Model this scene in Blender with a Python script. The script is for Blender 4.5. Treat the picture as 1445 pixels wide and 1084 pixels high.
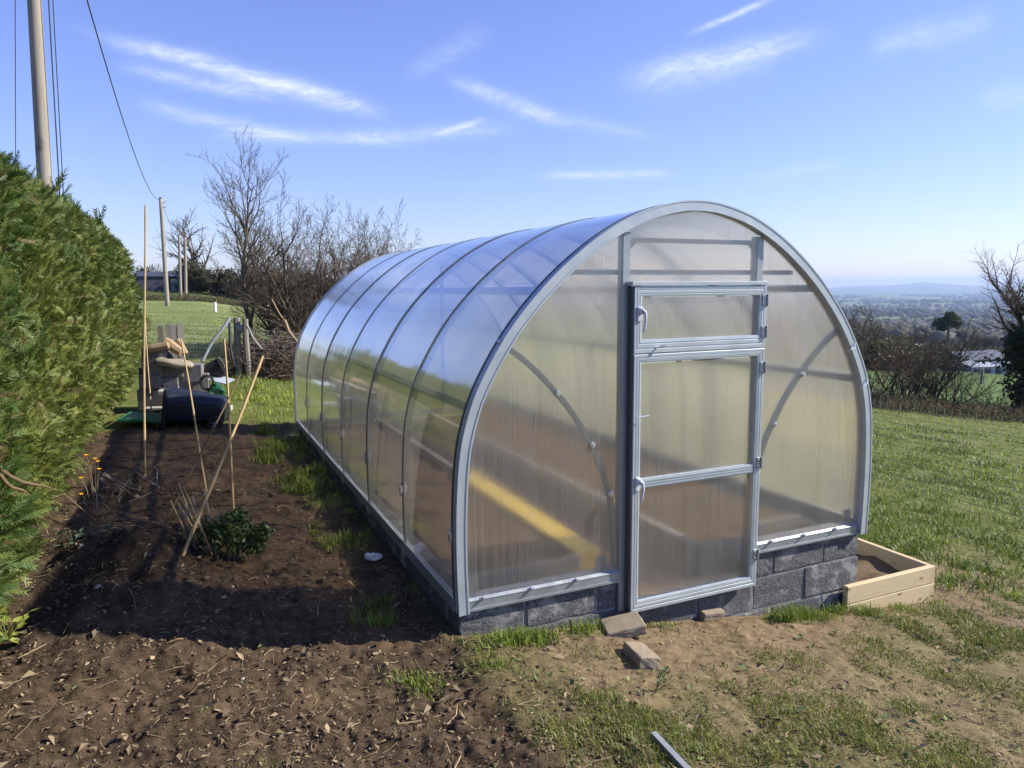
import bpy, bmesh, math
import numpy as np
from mathutils import Vector, Matrix

rng = np.random.default_rng(7)
R = math.radians
for o in list(bpy.data.objects):
    bpy.data.objects.remove(o)
scene = bpy.context.scene
C = scene.collection

# ------------------------------------------------------------------ camera
IMW, CX, CY, F = 1445.0, 722.5, 542.0, 1020.23
PITCH, ROLL, CAMZ = 0.1313, -0.0081, 1.7135
cam_d = bpy.data.cameras.new('camera')
cam = bpy.data.objects.new('camera', cam_d)
C.objects.link(cam)
cam_d.sensor_width = 36.0
cam_d.lens = F / IMW * 36.0
cam_d.clip_start = 0.05
cam_d.clip_end = 60000
cam.matrix_world = Matrix.Translation((0, 0, CAMZ)) @ Matrix.Rotation(math.pi / 2 - PITCH, 4, 'X') @ Matrix.Rotation(ROLL, 4, 'Z')
scene.camera = cam

# ------------------------------------------------------------------ light
SUN_AZ, SUN_EL = 83.0, 33.0            # azimuth clockwise from +Y
SKY_STRENGTH, SUN_STRENGTH, EXPOSURE = 0.122, 5.0, 0.84
world = bpy.data.worlds.new('World')
scene.world = world
world.use_nodes = True
sdir = Vector((math.sin(R(SUN_AZ)) * math.cos(R(SUN_EL)), math.cos(R(SUN_AZ)) * math.cos(R(SUN_EL)), math.sin(R(SUN_EL))))
sun_d = bpy.data.lights.new('sun', 'SUN')
sun_d.energy = SUN_STRENGTH
sun_d.angle = R(0.53)
sun_d.color = (1.0, 0.94, 0.84)
sun = bpy.data.objects.new('sun', sun_d)
C.objects.link(sun)
sun.rotation_euler = sdir.to_track_quat('Z', 'Y').to_euler()
vs = scene.view_settings
vs.view_transform = 'Standard'
vs.look = 'None'
vs.exposure = EXPOSURE
vs.gamma = 1.0
vs.use_curve_mapping = False
cy = scene.cycles
cy.use_denoising = True
cy.max_bounces = 7
cy.diffuse_bounces = 2
cy.glossy_bounces = 3
cy.transmission_bounces = 5
cy.transparent_max_bounces = 24
cy.volume_bounces = 0
cy.sample_clamp_indirect = 6.0
cy.use_adaptive_sampling = True
cy.adaptive_threshold = 0.012


def ray(u, v):
    a, b = u - CX, v - CY
    c, s = math.cos(-ROLL), math.sin(-ROLL)
    a, b = a * c - b * s, a * s + b * c
    x, y, z = a / F, 1.0, -b / F
    return np.array([x, y * math.cos(PITCH) + z * math.sin(PITCH), z * math.cos(PITCH) - y * math.sin(PITCH)])


# ------------------------------------------------------------------ node helpers
class N:
    def __init__(s, tree):
        s.t = tree
        s.n = tree.nodes
        s.l = tree.links

    def node(s, typ, inputs=None, **props):
        nd = s.n.new(typ)
        for k, v in props.items():
            setattr(nd, k, v)
        if inputs:
            for k, v in inputs.items():
                s.set(nd.inputs[k], v)
        return nd

    def set(s, sock, v):
        if isinstance(v, bpy.types.NodeSocket):
            s.l.new(v, sock)
        elif isinstance(v, bpy.types.Node):
            s.l.new(v.outputs[0], sock)
        else:
            if sock.type == 'RGBA' and len(v) == 3:
                v = (*v, 1)
            sock.default_value = v

    def math(s, op, a, b=0.0, c=0.0, clamp=False):
        nd = s.n.new('ShaderNodeMath')
        nd.operation = op
        nd.use_clamp = clamp
        s.set(nd.inputs[0], a)
        s.set(nd.inputs[1], b)
        s.set(nd.inputs[2], c)
        return nd.outputs[0]

    def vmath(s, op, a, b=None):
        nd = s.n.new('ShaderNodeVectorMath')
        nd.operation = op
        s.set(nd.inputs[0], a)
        if b is not None:
            s.set(nd.inputs[1], b)
        return nd.outputs['Value'] if op in ('DOT_PRODUCT', 'LENGTH', 'DISTANCE') else nd.outputs[0]

    def mix(s, f, a, b, blend='MIX'):
        nd = s.n.new('ShaderNodeMix')
        nd.data_type = 'RGBA'
        nd.blend_type = blend
        s.set(nd.inputs[0], f)
        s.set(nd.inputs[6], a)
        s.set(nd.inputs[7], b)
        return nd.outputs[2]

    def smooth(s, x, lo, hi, a=0.0, b=1.0):
        nd = s.n.new('ShaderNodeMapRange')
        nd.interpolation_type = 'SMOOTHSTEP'
        s.set(nd.inputs[0], x)
        for i, v in zip((1, 2, 3, 4), (lo, hi, a, b)):
            s.set(nd.inputs[i], v)
        return nd.outputs[0]

    def noise(s, vec, scale, detail=4.0, rough=0.55, out=0, dist=0.0):
        nd = s.n.new('ShaderNodeTexNoise')
        if vec is not None:
            s.set(nd.inputs['Vector'], vec)
        s.set(nd.inputs['Scale'], scale)
        nd.inputs['Detail'].default_value = detail
        nd.inputs['Roughness'].default_value = rough
        nd.inputs['Distortion'].default_value = dist
        return nd.outputs[out]

    def scale(s, vec, xyz):
        return s.vmath('MULTIPLY', vec, xyz)

    def ramp(s, f, stops):
        nd = s.n.new('ShaderNodeValToRGB')
        s.set(nd.inputs[0], f)
        el = nd.color_ramp.elements
        while len(el) < len(stops):
            el.new(0.5)
        for e_, (p, c) in zip(el, stops):
            e_.position = p
            e_.color = (*c, 1)
        return nd.outputs[0]

    def attr(s, name, out='Fac'):
        nd = s.n.new('ShaderNodeAttribute')
        nd.attribute_name = name
        return nd.outputs[out]

    def bump(s, h, strength=0.3, dist=0.01, normal=None):
        nd = s.n.new('ShaderNodeBump')
        s.set(nd.inputs['Height'], h)
        s.set(nd.inputs['Strength'], strength)
        nd.inputs['Distance'].default_value = dist
        if normal is not None:
            s.set(nd.inputs['Normal'], normal)
        return nd.outputs[0]

    def obj(s):
        return s.n.new('ShaderNodeTexCoord').outputs['Object']

    def pos(s):
        return s.n.new('ShaderNodeNewGeometry').outputs['Position']

    def rand(s):
        return s.n.new('ShaderNodeObjectInfo').outputs['Random']


MATS = {}


def material(name, fn):
    m = bpy.data.materials.new(name)
    m.use_nodes = True
    m.node_tree.nodes.clear()
    g = N(m.node_tree)
    out = g.n.new('ShaderNodeOutputMaterial')
    sh = fn(g)
    g.l.new(sh if isinstance(sh, bpy.types.NodeSocket) else sh.outputs[0], out.inputs[0])
    MATS[name] = m
    return m


def pbr(g, color, rough=0.7, metal=0.0, normal=None, spec=0.4, **kw):
    nd = g.n.new('ShaderNodeBsdfPrincipled')
    g.set(nd.inputs['Base Color'], color)
    g.set(nd.inputs['Roughness'], rough)
    g.set(nd.inputs['Metallic'], metal)
    g.set(nd.inputs['Specular IOR Level'], spec)
    if normal is not None:
        g.set(nd.inputs['Normal'], normal)
    for k, v in kw.items():
        g.set(nd.inputs[k], v)
    return nd.outputs[0]


# ------------------------------------------------------------------ sky with cirrus
def build_world():
    t = world.node_tree
    t.nodes.clear()
    g = N(t)
    out = g.n.new('ShaderNodeOutputWorld')
    bg = g.n.new('ShaderNodeBackground')
    sky = g.n.new('ShaderNodeTexSky')
    sky.sky_type = 'NISHITA'
    sky.sun_disc = False
    sky.sun_elevation = R(SUN_EL)
    sky.sun_rotation = R(SUN_AZ)
    sky.altitude = 150
    sky.air_density = 1.0
    sky.dust_density = 0.15
    sky.ozone_density = 3.0
    D = g.vmath('NORMALIZE', g.n.new('ShaderNodeTexCoord').outputs['Generated'])
    # wispy clouds: (x0,y0,x1,y1,halfwidth px,strength,fuzz)
    streaks = [
        (120, 45, 545, 162, 11, .42), (250, 85, 540, 160, 17, .40), (150, 62, 330, 92, 10, .30), (165, 92, 390, 142, 10, .42), (195, 146, 430, 198, 11, .45), (330, 112, 480, 140, 14, .18),
        (300, 192, 560, 196, 11, .40), (480, 198, 730, 178, 14, .34), (612, 192, 684, 166, 5, .5), (630, 108, 800, 174, 12, .46), (700, 150, 930, 196, 11, .22),
        (570, 108, 690, 40, 18, .18), (875, 114, 1165, 52, 17, .52), (900, 125, 1100, 80, 24, .26), (970, 50, 1095, -4, 5, .6), (1225, 72, 1320, 38, 16, .30), (1290, 60, 1405, 25, 18, .28),
        (760, 248, 950, 246, 7, .48), (1060, 254, 1190, 230, 8, .2), (1380, 140, 1500, 128, 18, .25), (-60, -120, 500, -60, 30, .3), (700, -140, 1300, -90, 30, .3)]
    total = None
    warp = g.noise(g.scale(D, (1, 1, 1)), 9.0, 3.0, .6, out=1)
    Dw = g.vmath('ADD', D, g.vmath('MULTIPLY', g.vmath('SUBTRACT', warp, (.5, .5, .5)), (.013, .013, .013)))
    for i, (x0, y0, x1, y1, hw, st) in enumerate(streaks):
        a, b = ray(x0, y0), ray(x1, y1)
        a /= np.linalg.norm(a)
        b /= np.linalg.norm(b)
        c = a + b
        c /= np.linalg.norm(c)
        tt = b - a
        tt -= c * (tt @ c)
        L = np.linalg.norm(tt)
        tt /= L
        nn = np.cross(c, tt)
        half = L / 2
        h = hw * .75 / F
        dc = g.math('MAXIMUM', g.vmath('DOT_PRODUCT', Dw, tuple(c)), 0.02)
        p = g.math('DIVIDE', g.vmath('DOT_PRODUCT', Dw, tuple(tt)), dc)
        q = g.math('DIVIDE', g.vmath('DOT_PRODUCT', Dw, tuple(nn)), dc)
        wp = g.smooth(g.math('ABSOLUTE', p), half * 1.2, half * .45)
        q2 = g.math('DIVIDE', g.math('MULTIPLY', q, q), h * h)
        wq = g.math('EXPONENT', g.math('MULTIPLY', q2, -1.0))
        front = g.math('GREATER_THAN', g.vmath('DOT_PRODUCT', D, tuple(c)), .3)
        val = g.math('MULTIPLY', g.math('MULTIPLY', g.math('MULTIPLY', wp, wq), st * 1.15), front)
        total = val if total is None else g.math('ADD', total, val)
    fib = g.noise(g.vmath('ADD', g.scale(D, (7.0, 7.0, 52.0)), g.scale(warp, (3.0, 3.0, 3.0))), 2.6, 8.0, .72)
    total = g.math('MULTIPLY', total, g.smooth(fib, .28, .72, .35, 1.15))
    total = g.math('MINIMUM', g.math('MULTIPLY', total, .76), .8)
    col = g.n.new('ShaderNodeHueSaturation')
    g.set(col.inputs['Color'], sky.outputs[0])
    col.inputs['Hue'].default_value = .51
    col.inputs['Saturation'].default_value = 1.05
    lum = g.vmath('DOT_PRODUCT', col.outputs[0], (.3, .5, .2))
    comp = g.math('DIVIDE', 1.0, g.math('ADD', 1.0, g.math('MULTIPLY', lum, .075)))
    sc_ = g.n.new('ShaderNodeVectorMath')
    sc_.operation = 'SCALE'
    g.set(sc_.inputs[0], col.outputs[0])
    g.set(sc_.inputs['Scale'], comp)
    tint = g.mix(1.0, sc_.outputs[0], (1.04, .96, 1.20), 'MULTIPLY')
    cloud = g.mix(total, tint, (4.6, 5.0, 6.0))
    g.set(bg.inputs[0], cloud)
    bg.inputs[1].default_value = SKY_STRENGTH
    g.l.new(bg.outputs[0], out.inputs[0])


build_world()

# ------------------------------------------------------------------ site frame: u across the greenhouse, w along it
YAW = 0.4236
BX, BY = -0.2935, 3.6534
E_ = np.array([math.cos(YAW), math.sin(YAW)])
N_ = np.array([-math.sin(YAW), math.cos(YAW)])


def uw(x, y):
    dx, dy = x - BX, y - BY
    return dx * E_[0] + dy * E_[1], dx * N_[0] + dy * N_[1]


def xy(u, w):
    return BX + u * E_[0] + w * N_[0], BY + u * E_[1] + w * N_[1]


def sstep(x, a, b):
    t = np.clip((x - a) / (b - a), 0, 1)
    return t * t * (3 - 2 * t)


def _hash(ix, iy, seed):
    h = (ix.astype(np.int64) * 374761393 + iy.astype(np.int64) * 668265263 + seed * 2147483647) & 0xFFFFFFFF
    h = ((h ^ (h >> 13)) * 1274126177) & 0xFFFFFFFF
    return ((h ^ (h >> 16)) & 0xFFFF) / 65535.0


def vnoise(x, y, seed=0):
    ix, iy = np.floor(x), np.floor(y)
    fx, fy = x - ix, y - iy
    fx = fx * fx * (3 - 2 * fx)
    fy = fy * fy * (3 - 2 * fy)
    a, b = _hash(ix, iy, seed), _hash(ix + 1, iy, seed)
    c, d = _hash(ix, iy + 1, seed), _hash(ix + 1, iy + 1, seed)
    return (a * (1 - fx) + b * fx) * (1 - fy) + (c * (1 - fx) + d * fx) * fy


def fbm(x, y, seed=0, oct=4, gain=.5):
    s, a, t = 0.0, 1.0, 0.0
    for i in range(oct):
        s = s + a * vnoise(x, y, seed + i)
        t += a
        a *= gain
        x, y = x * 2.03 + 17.1, y * 2.03 + 5.3
    return s / t


def base_h(x, y):
    x, y = np.asarray(x, float), np.asarray(y, float)
    u, w = uw(x, y)
    up = np.maximum(u, 0)
    d1 = np.minimum(up, 3) * .145
    v = np.maximum(up - 3, 0)
    d2 = 96 * (1 - np.exp(-v * .112 / 96))
    z = -.11 - d1 - d2 + .16 * (1 - np.exp(np.minimum(u, 0) / 4.0))
    rise = .02 * np.clip(w - 12, 0, 190)
    z = z + rise / (1 + np.exp(np.clip((u - 26) / 7, -30, 30)))
    # far hills
    r = np.hypot(x, y)
    az = np.degrees(np.arctan2(x, y))
    hill = (fbm(az / 7.0 + 40, r / 5000.0, 91, 3) - .25) * 250
    z = z + sstep(r, 6500, 12500) * np.maximum(hill, 0)
    und = (fbm(x / 700.0 + 9, y / 700.0 + 3, 77, 3) - .5) * 44
    z = z + sstep(r, 420, 1900) * und
    z = z + sstep(r, 25, 90) * (fbm(x / 40.0, y / 40.0, 55, 2) - .5) * .9
    return z


def heap_mask(u, w):
    """low heap of dark compost at the hedge foot"""
    return np.exp(-(((u + 1.62) / .42) ** 2 + ((w - 1.55) / .85) ** 2))


def masks(x, y):
    """soil (dark bed), dirt (trodden), lawn density"""
    x, y = np.asarray(x, float), np.asarray(y, float)
    u, w = uw(x, y)
    n1 = fbm(x * 1.1 + 3, y * 1.1, 11, 4) - .5
    n2 = fbm(x * 2.6, y * 2.6 + 8, 23, 4) - .5
    n3 = fbm(x * .6, y * .6 + 8, 29, 3) - .5
    bed = sstep(-u + n1 * .5, -.22, .10) * sstep(-w + n1 * 1.6, -7.3, -6.7)
    front = sstep(-w, -.5, .1)
    bed = np.maximum(bed, front * sstep(-u * .8 - w * .25 + n1 * 1.5 + n3 * 1.2, -.65, .45))
    strip = sstep(u + n2 * .5, -.42, -.26) * sstep(w + n1 * 2, 1.5, 2.4) * sstep(-u, -.1, .0) * sstep(n2 + .5, .42, .62)
    bed = bed * (1 - strip)
    rim = sstep(-w + n1 * .9, .05, .35)                               # 0 next to the gable wall
    band = sstep(-w + n1 * 1.2 + .10 * np.clip(u - 1, 0, 2.5), .30, .75)                            # grass starts ahead of the bare band
    rightside = sstep(u + n1 * 1.2, 3.9, 5.0)
    infront = sstep(-w + n1 * .5 + .22 * np.maximum(u - 3, 0), -.9, -.3) * sstep(-u, -6.5, -4.2)
    patch = sstep(fbm(x * 1.7 + 31, y * 1.7, 41, 4), .36, .50)
    g_front = band * (.55 + .45 * patch) * .95 + (1 - band) * .16 * sstep(n2, -.02, .2)
    lawn = np.where(w > 7.2, 1.0, 1.0)
    dirt = infront * (1 - bed) * (1 - g_front * .35)
    lawn = (1 - infront) + infront * g_front
    lawn = lawn * (1 - bed) * (1 - .35 * sstep(n1, .12, .3))
    lawn = np.maximum(lawn, strip * .9)
    return bed, np.clip(dirt, 0, 1), np.clip(lawn, 0, 1), strip


def detail_h(x, y):
    x, y = np.asarray(x, float), np.asarray(y, float)
    r = np.hypot(x, y)
    near = 1 - sstep(r, 14, 30)
    bed, dirt, lawn, st = masks(x, y)
    u, w = uw(x, y)
    a = (fbm(x * 3, y * 3, 3, 3) - .5) * .09 + (fbm(x * 13, y * 13, 5, 3) - .5) * .05 + (fbm(x * 40, y * 40, 8, 2) - .5) * .022
    b = (fbm(x * 2, y * 2, 13, 3) - .5) * .05 + (fbm(x * 11, y * 11, 15, 3) - .5) * .030 + (fbm(x * 38, y * 38, 16, 2) - .5) * .016
    c = (fbm(x * 1.4, y * 1.4, 17, 3) - .5) * .07 + (fbm(x * 9, y * 9, 19, 2) - .5) * .02
    mound = .21 * heap_mask(u, w) * (.6 + .8 * fbm(x * 6, y * 6, 33, 3)) - .04 * np.exp(-(((u + .35) / .3) ** 2)) * bed
    under = ((u > -.06) & (u < 3.06) & (w > -.06) & (w < 6.1))
    h = near * (bed * a + dirt * b + lawn * c * (1 - bed) + mound)
    return np.where(under, -.02, h)


def gh(x, y):
    return base_h(x, y) + detail_h(x, y)


def ghs(x, y):
    return float(gh(np.array([x]), np.array([y]))[0])


def hit(px, py, dmax=3000.0):
    d = ray(px, py)
    t = np.geomspace(.5, dmax, 6000)
    P = d[None, :] * t[:, None]
    f = P[:, 2] + CAMZ - base_h(P[:, 0], P[:, 1])
    i = np.argmax(f < 0)
    if not (f < 0).any():
        i = len(t) - 1
    return P[i, 0], P[i, 1], float(base_h(P[i, 0], P[i, 1]))


def at_dist(px, py, dist):
    """point on the pixel's ray at horizontal distance dist"""
    d = ray(px, py)
    k = dist / math.hypot(d[0], d[1])
    return np.array([d[0] * k, d[1] * k, d[2] * k + CAMZ])


# ------------------------------------------------------------------ object helpers
def tag(o, label=None, cat=None, group=None, kind=None):
    if label:
        o['label'] = label
    if cat:
        o['category'] = cat
    if group:
        o['group'] = group
    if kind:
        o['kind'] = kind
    return o


def link(name, me, mat=None, parent=None):
    o = bpy.data.objects.new(name, me)
    C.objects.link(o)
    if parent is not None:
        o.parent = parent
    if mat is not None and me is not None and not me.materials:
        me.materials.append(MATS[mat] if isinstance(mat, str) else mat)
    return o


def empty(name, loc=(0, 0, 0), rz=0.0, parent=None):
    o = bpy.data.objects.new(name, None)
    o.empty_display_size = .2
    C.objects.link(o)
    o.location = loc
    o.rotation_euler = (0, 0, rz)
    if parent is not None:
        o.parent = parent
    return o


def mesh_np(name, V, Fs, smooth=False, attrs=None):
    """V (n,3); Fs list of int arrays (m,k)"""
    me = bpy.data.meshes.new(name)
    V = np.ascontiguousarray(V, dtype=np.float32)
    if not isinstance(Fs, (list, tuple)):
        Fs = [Fs]
    Fs = [np.asarray(f, dtype=np.int32) for f in Fs if len(f)]
    loops = np.concatenate([f.ravel() for f in Fs])
    tot = np.concatenate([np.full(len(f), f.shape[1], np.int32) for f in Fs])
    start = np.concatenate([[0], np.cumsum(tot)[:-1]]).astype(np.int32)
    me.vertices.add(len(V))
    me.vertices.foreach_set('co', V.ravel())
    me.loops.add(len(loops))
    me.loops.foreach_set('vertex_index', loops)
    me.polygons.add(len(tot))
    me.polygons.foreach_set('loop_start', start)
    me.polygons.foreach_set('loop_total', tot)
    if smooth:
        me.polygons.foreach_set('use_smooth', np.ones(len(tot), bool))
    me.update(calc_edges=True)
    me.validate(verbose=False)
    for k, v in (attrs or {}).items():
        v = np.asarray(v, np.float32)
        if v.ndim == 1:
            a = me.attributes.new(k, 'FLOAT', 'POINT')
            a.data.foreach_set('value', v)
        else:
            a = me.attributes.new(k, 'FLOAT_COLOR', 'POINT')
            a.data.foreach_set('color', np.concatenate([v, np.ones((len(v), 1), np.float32)], 1).ravel())
    return me


class MB:
    """collects shapes for one mesh"""

    def __init__(s):
        s.v = []
        s.f = []

    def add(s, vs, fs):
        k = len(s.v)
        s.v += [tuple(map(float, p)) for p in vs]
        s.f += [tuple(i + k for i in f) for f in fs]
        return s

    def box(s, x0, x1, y0, y1, z0, z1):
        vs = [(x, y, z) for z in (z0, z1) for x, y in ((x0, y0), (x1, y0), (x1, y1), (x0, y1))]
        return s.add(vs, [(3, 2, 1, 0), (4, 5, 6, 7), (0, 1, 5, 4), (1, 2, 6, 5), (2, 3, 7, 6), (3, 0, 4, 7)])

    def obox(s, c, ax, ay, az):
        """oriented box from centre and half-axis vectors"""
        c, ax, ay, az = map(np.asarray, (c, ax, ay, az))
        vs = [c + sx * ax + sy * ay + sz * az for sz in (-1, 1) for sx, sy in ((-1, -1), (1, -1), (1, 1), (-1, 1))]
        return s.add(vs, [(3, 2, 1, 0), (4, 5, 6, 7), (0, 1, 5, 4), (1, 2, 6, 5), (2, 3, 7, 6), (3, 0, 4, 7)])

    def tube(s, pts, rad, k=8, cap=True):
        pts = [np.asarray(p, float) for p in pts]
        n = len(pts)
        if np.isscalar(rad):
            rad = [rad] * n
        k0 = len(s.v)
        prev = None
        for i, p in enumerate(pts):
            d = pts[min(i + 1, n - 1)] - pts[max(i - 1, 0)]
            d /= np.linalg.norm(d) + 1e-12
            if prev is None:
                a = np.cross(d, (0, 0, 1.0))
                if np.linalg.norm(a) < 1e-3:
                    a = np.cross(d, (1.0, 0, 0))
            else:
                a = prev - d * (prev @ d)
            a /= np.linalg.norm(a)
            prev = a
            b = np.cross(d, a)
            for j in range(k):
                t = 2 * math.pi * j / k
                s.v.append(tuple(p + rad[i] * (math.cos(t) * a + math.sin(t) * b)))
        for i in range(n - 1):
            for j in range(k):
                q = (j + 1) % k
                s.f.append((k0 + i * k + j, k0 + i * k + q, k0 + (i + 1) * k + q, k0 + (i + 1) * k + j))
        if cap:
            s.f.append(tuple(k0 + j for j in range(k))[::-1])
            s.f.append(tuple(k0 + (n - 1) * k + j for j in range(k)))
        return s

    def lathe(s, prof, k=12, c=(0, 0, 0)):
        k0 = len(s.v)
        for r, z in prof:
            for j in range(k):
                t = 2 * math.pi * j / k
                s.v.append((c[0] + r * math.cos(t), c[1] + r * math.sin(t), c[2] + z))
        for i in range(len(prof) - 1):
            for j in range(k):
                q = (j + 1) % k
                s.f.append((k0 + i * k + j, k0 + i * k + q, k0 + (i + 1) * k + q, k0 + (i + 1) * k + j))
        s.f.append(tuple(k0 + j for j in range(k))[::-1])
        s.f.append(tuple(k0 + (len(prof) - 1) * k + j for j in range(k)))
        return s

    def mesh(s, name, bevel=0.0, smooth=False, seg=1):
        me = bpy.data.meshes.new(name)
        me.from_pydata(s.v, [], s.f)
        bm = bmesh.new()
        bm.from_mesh(me)
        bmesh.ops.recalc_face_normals(bm, faces=bm.faces)
        if bevel:
            bmesh.ops.bevel(bm, geom=[e for e in bm.edges if len(e.link_faces) == 2 and e.calc_face_angle(0) > .5], offset=bevel, segments=seg, affect='EDGES', profile=.6)
        if smooth:
            for f in bm.faces:
                f.smooth = True
        bm.to_mesh(me)
        bm.free()
        return me

    def build(s, name, mat, parent=None, bevel=0.0, smooth=False, seg=1):
        return link(name, s.mesh(name, bevel, smooth, seg), mat, parent)


def rough_block(sx, sy, sz, seed, amp=.006, cuts=4, bevel=.012):
    """a stone / block with worn uneven faces, centred, base at z=0"""
    r = np.random.default_rng(seed)
    bm = bmesh.new()
    bmesh.ops.create_cube(bm, size=1.0)
    bmesh.ops.scale(bm, vec=(sx, sy, sz), verts=bm.verts)
    bmesh.ops.bevel(bm, geom=list(bm.edges), offset=bevel, segments=2, affect='EDGES', profile=.55)
    bmesh.ops.subdivide_edges(bm, edges=[e for e in bm.edges if e.calc_length() > min(sx, sy, sz) * .6], cuts=cuts, use_grid_fill=True)
    ph = r.random(6) * 9
    for v in bm.verts:
        c = v.co
        k = (math.sin(c.x * 31 + ph[0]) + math.sin(c.y * 37 + ph[1]) + math.sin(c.z * 41 + ph[2]) + math.sin((c.x + c.y) * 67 + ph[3])) / 4
        v.co += v.co.normalized() * (k * amp + (r.random() - .5) * amp)
        v.co.z += sz / 2
    me = bpy.data.meshes.new('rough_block')
    bm.to_mesh(me)
    bm.free()
    return me


def frusta(P0, P1, R0, R1, k=4):
    """many open tapered tubes as one vertex / quad array"""
    P0, P1 = np.asarray(P0, float), np.asarray(P1, float)
    R0, R1 = np.asarray(R0, float), np.asarray(R1, float)
    d = P1 - P0
    d /= np.linalg.norm(d, axis=1, keepdims=True) + 1e-9
    ref = np.where(np.abs(d[:, 2:3]) > .9, np.array([[1., 0, 0]]), np.array([[0, 0, 1.]]))
    a = np.cross(d, ref)
    a /= np.linalg.norm(a, axis=1, keepdims=True) + 1e-9
    b = np.cross(d, a)
    n = len(P0)
    V = np.zeros((n, 2, k, 3))
    for j in range(k):
        t = 2 * math.pi * j / k
        o = math.cos(t) * a + math.sin(t) * b
        V[:, 0, j] = P0 + o * R0[:, None]
        V[:, 1, j] = P1 + o * R1[:, None]
    base = (np.arange(n) * 2 * k)[:, None]
    Fq = []
    for j in range(k):
        q = (j + 1) % k
        Fq.append(np.concatenate([base + j, base + q, base + k + q, base + k + j], 1))
    return V.reshape(-1, 3), np.concatenate(Fq, 0)


def rand_unit(n, r=rng):
    v = r.normal(size=(n, 3))
    return v / np.linalg.norm(v, axis=1, keepdims=True)

# ------------------------------------------------------------------ materials
def m_ground(g):
    P = g.pos()
    soil, dirt, lawn = g.attr('soil'), g.attr('dirt'), g.attr('lawn')
    far = g.attr('far')
    n1, n2, n3 = g.noise(P, 2.2, 6, .6), g.noise(P, 18, 6, .65), g.noise(P, 120, 4, .7)
    sp = g.smooth(n3, .62, .72)
    c_soil = g.mix(g.smooth(n2, .3, .7), (.036, .024, .014), (.094, .064, .038))
    c_soil = g.mix(g.math('MULTIPLY', g.smooth(n1, .45, .7), .55), c_soil, (.155, .102, .056))
    c_soil = g.mix(g.math('MULTIPLY', sp, .35), c_soil, (.26, .20, .13))
    c_soil = g.mix(g.math('MULTIPLY', g.attr('compost'), .75), c_soil, g.mix(g.smooth(n2, .3, .7), (.016, .011, .007), (.05, .035, .022)))
    c_dirt = g.mix(g.smooth(n2, .3, .72), (.128, .090, .050), (.240, .174, .100))
    c_dirt = g.mix(g.math('MULTIPLY', g.smooth(n1, .5, .7), .5), c_dirt, (.13, .088, .058))
    c_dirt = g.mix(g.math('MULTIPLY', sp, .3), c_dirt, (.36, .29, .2))
    c_lawn = g.mix(g.smooth(n2, .3, .7), (.065, .085, .018), (.15, .17, .04))
    c_lawn = g.mix(g.math('MULTIPLY', g.smooth(n1, .5, .72), .5), c_lawn, (.20, .18, .075))
    # fields of the far country
    vor = g.n.new('ShaderNodeTexVoronoi')
    wv = g.vmath('ADD', g.scale(P, (1, .55, 0)), g.vmath('MULTIPLY', g.noise(P, .004, 2, .5, out=1), (90, 90, 0)))
    g.set(vor.inputs['Vector'], wv)
    vor.inputs['Scale'].default_value = .0065
    rnd = g.n.new('ShaderNodeSeparateColor')
    g.set(rnd.inputs[0], vor.outputs['Color'])
    c_far = g.ramp(rnd.outputs[0], [(0, (.085, .15, .03)), (.3, (.12, .18, .04)), (.5, (.07, .10, .03)), (.66, (.15, .12, .07)), (.8, (.13, .20, .045)), (1, (.05, .075, .03))])
    c_far = g.mix(g.smooth(g.noise(P, .05, 5, .6), .3, .7), c_far, g.mix(.35, c_far, (.05, .07, .025)))
    col = g.mix(dirt, c_lawn, c_dirt)
    col = g.mix(soil, col, c_soil)
    # mown field behind the fence, pale stripes
    mid = g.attr('mid')
    wave = g.noise(g.scale(P, (.25, 1.6, 1)), 1.0, 4, .6)
    c_mid = g.mix(g.smooth(wave, .35, .65), (.11, .16, .04), (.25, .26, .10))
    c_mid = g.mix(g.smooth(n1, .4, .7), c_mid, g.mix(.4, c_mid, (.10, .14, .04)))
    col = g.mix(mid, col, c_mid)
    col = g.mix(g.attr('pasture'), col, g.mix(g.smooth(n1, .3, .7), (.065, .105, .024), (.10, .15, .036)))
    col = g.mix(far, col, c_far)
    h = g.math('ADD', g.math('MULTIPLY', n2, .6), g.math('MULTIPLY', n3, .35))
    nrm = g.bump(h, .7, .025)
    return pbr(g, col, .95, 0, nrm, .15)


def m_attr_leaf(g, rough=.55, trans=.25):
    col = g.attr('col', 'Color')
    n = g.noise(g.pos(), 60, 2, .5)
    col = g.mix(g.math('MULTIPLY', n, .4), col, g.mix(.5, col, (.02, .03, .01)))
    p = pbr(g, col, rough, 0, None, .35)
    t = g.node('ShaderNodeBsdfTranslucent', {'Color': g.mix(.3, col, (.2, .3, .02))})
    return g.node('ShaderNodeMixShader', {0: trans, 1: p, 2: t})


def m_attr_matte(g):
    col = g.attr('col', 'Color')
    return pbr(g, col, .9, 0, g.bump(g.noise(g.pos(), 150, 3, .6), .5, .004), .2)


def m_galv(g):
    o = g.obj()
    n = g.noise(o, 14, 5, .6)
    n2 = g.noise(g.scale(o, (1, 1, .15)), 60, 4, .6)
    c = g.mix(n, (.26, .29, .30), (.40, .43, .44))
    c = g.mix(g.math('MULTIPLY', g.smooth(n2, .55, .75), .35), c, (.30, .31, .30))
    return pbr(g, c, g.smooth(n, .2, .8, .34, .52), .55, g.bump(n2, .08, .002), .5)


def m_alu(g):
    o = g.obj()
    n = g.noise(o, 9, 5, .6)
    c = g.mix(n, (.40, .45, .465), (.50, .545, .555))
    d = g.smooth(g.noise(o, 45, 5, .7), .58, .75)
    c = g.mix(g.math('MULTIPLY', d, .25), c, (.35, .34, .30))
    return pbr(g, c, g.smooth(n, .2, .8, .32, .5), .35, g.bump(g.noise(o, 80, 3, .6), .05, .002), .5)


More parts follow.
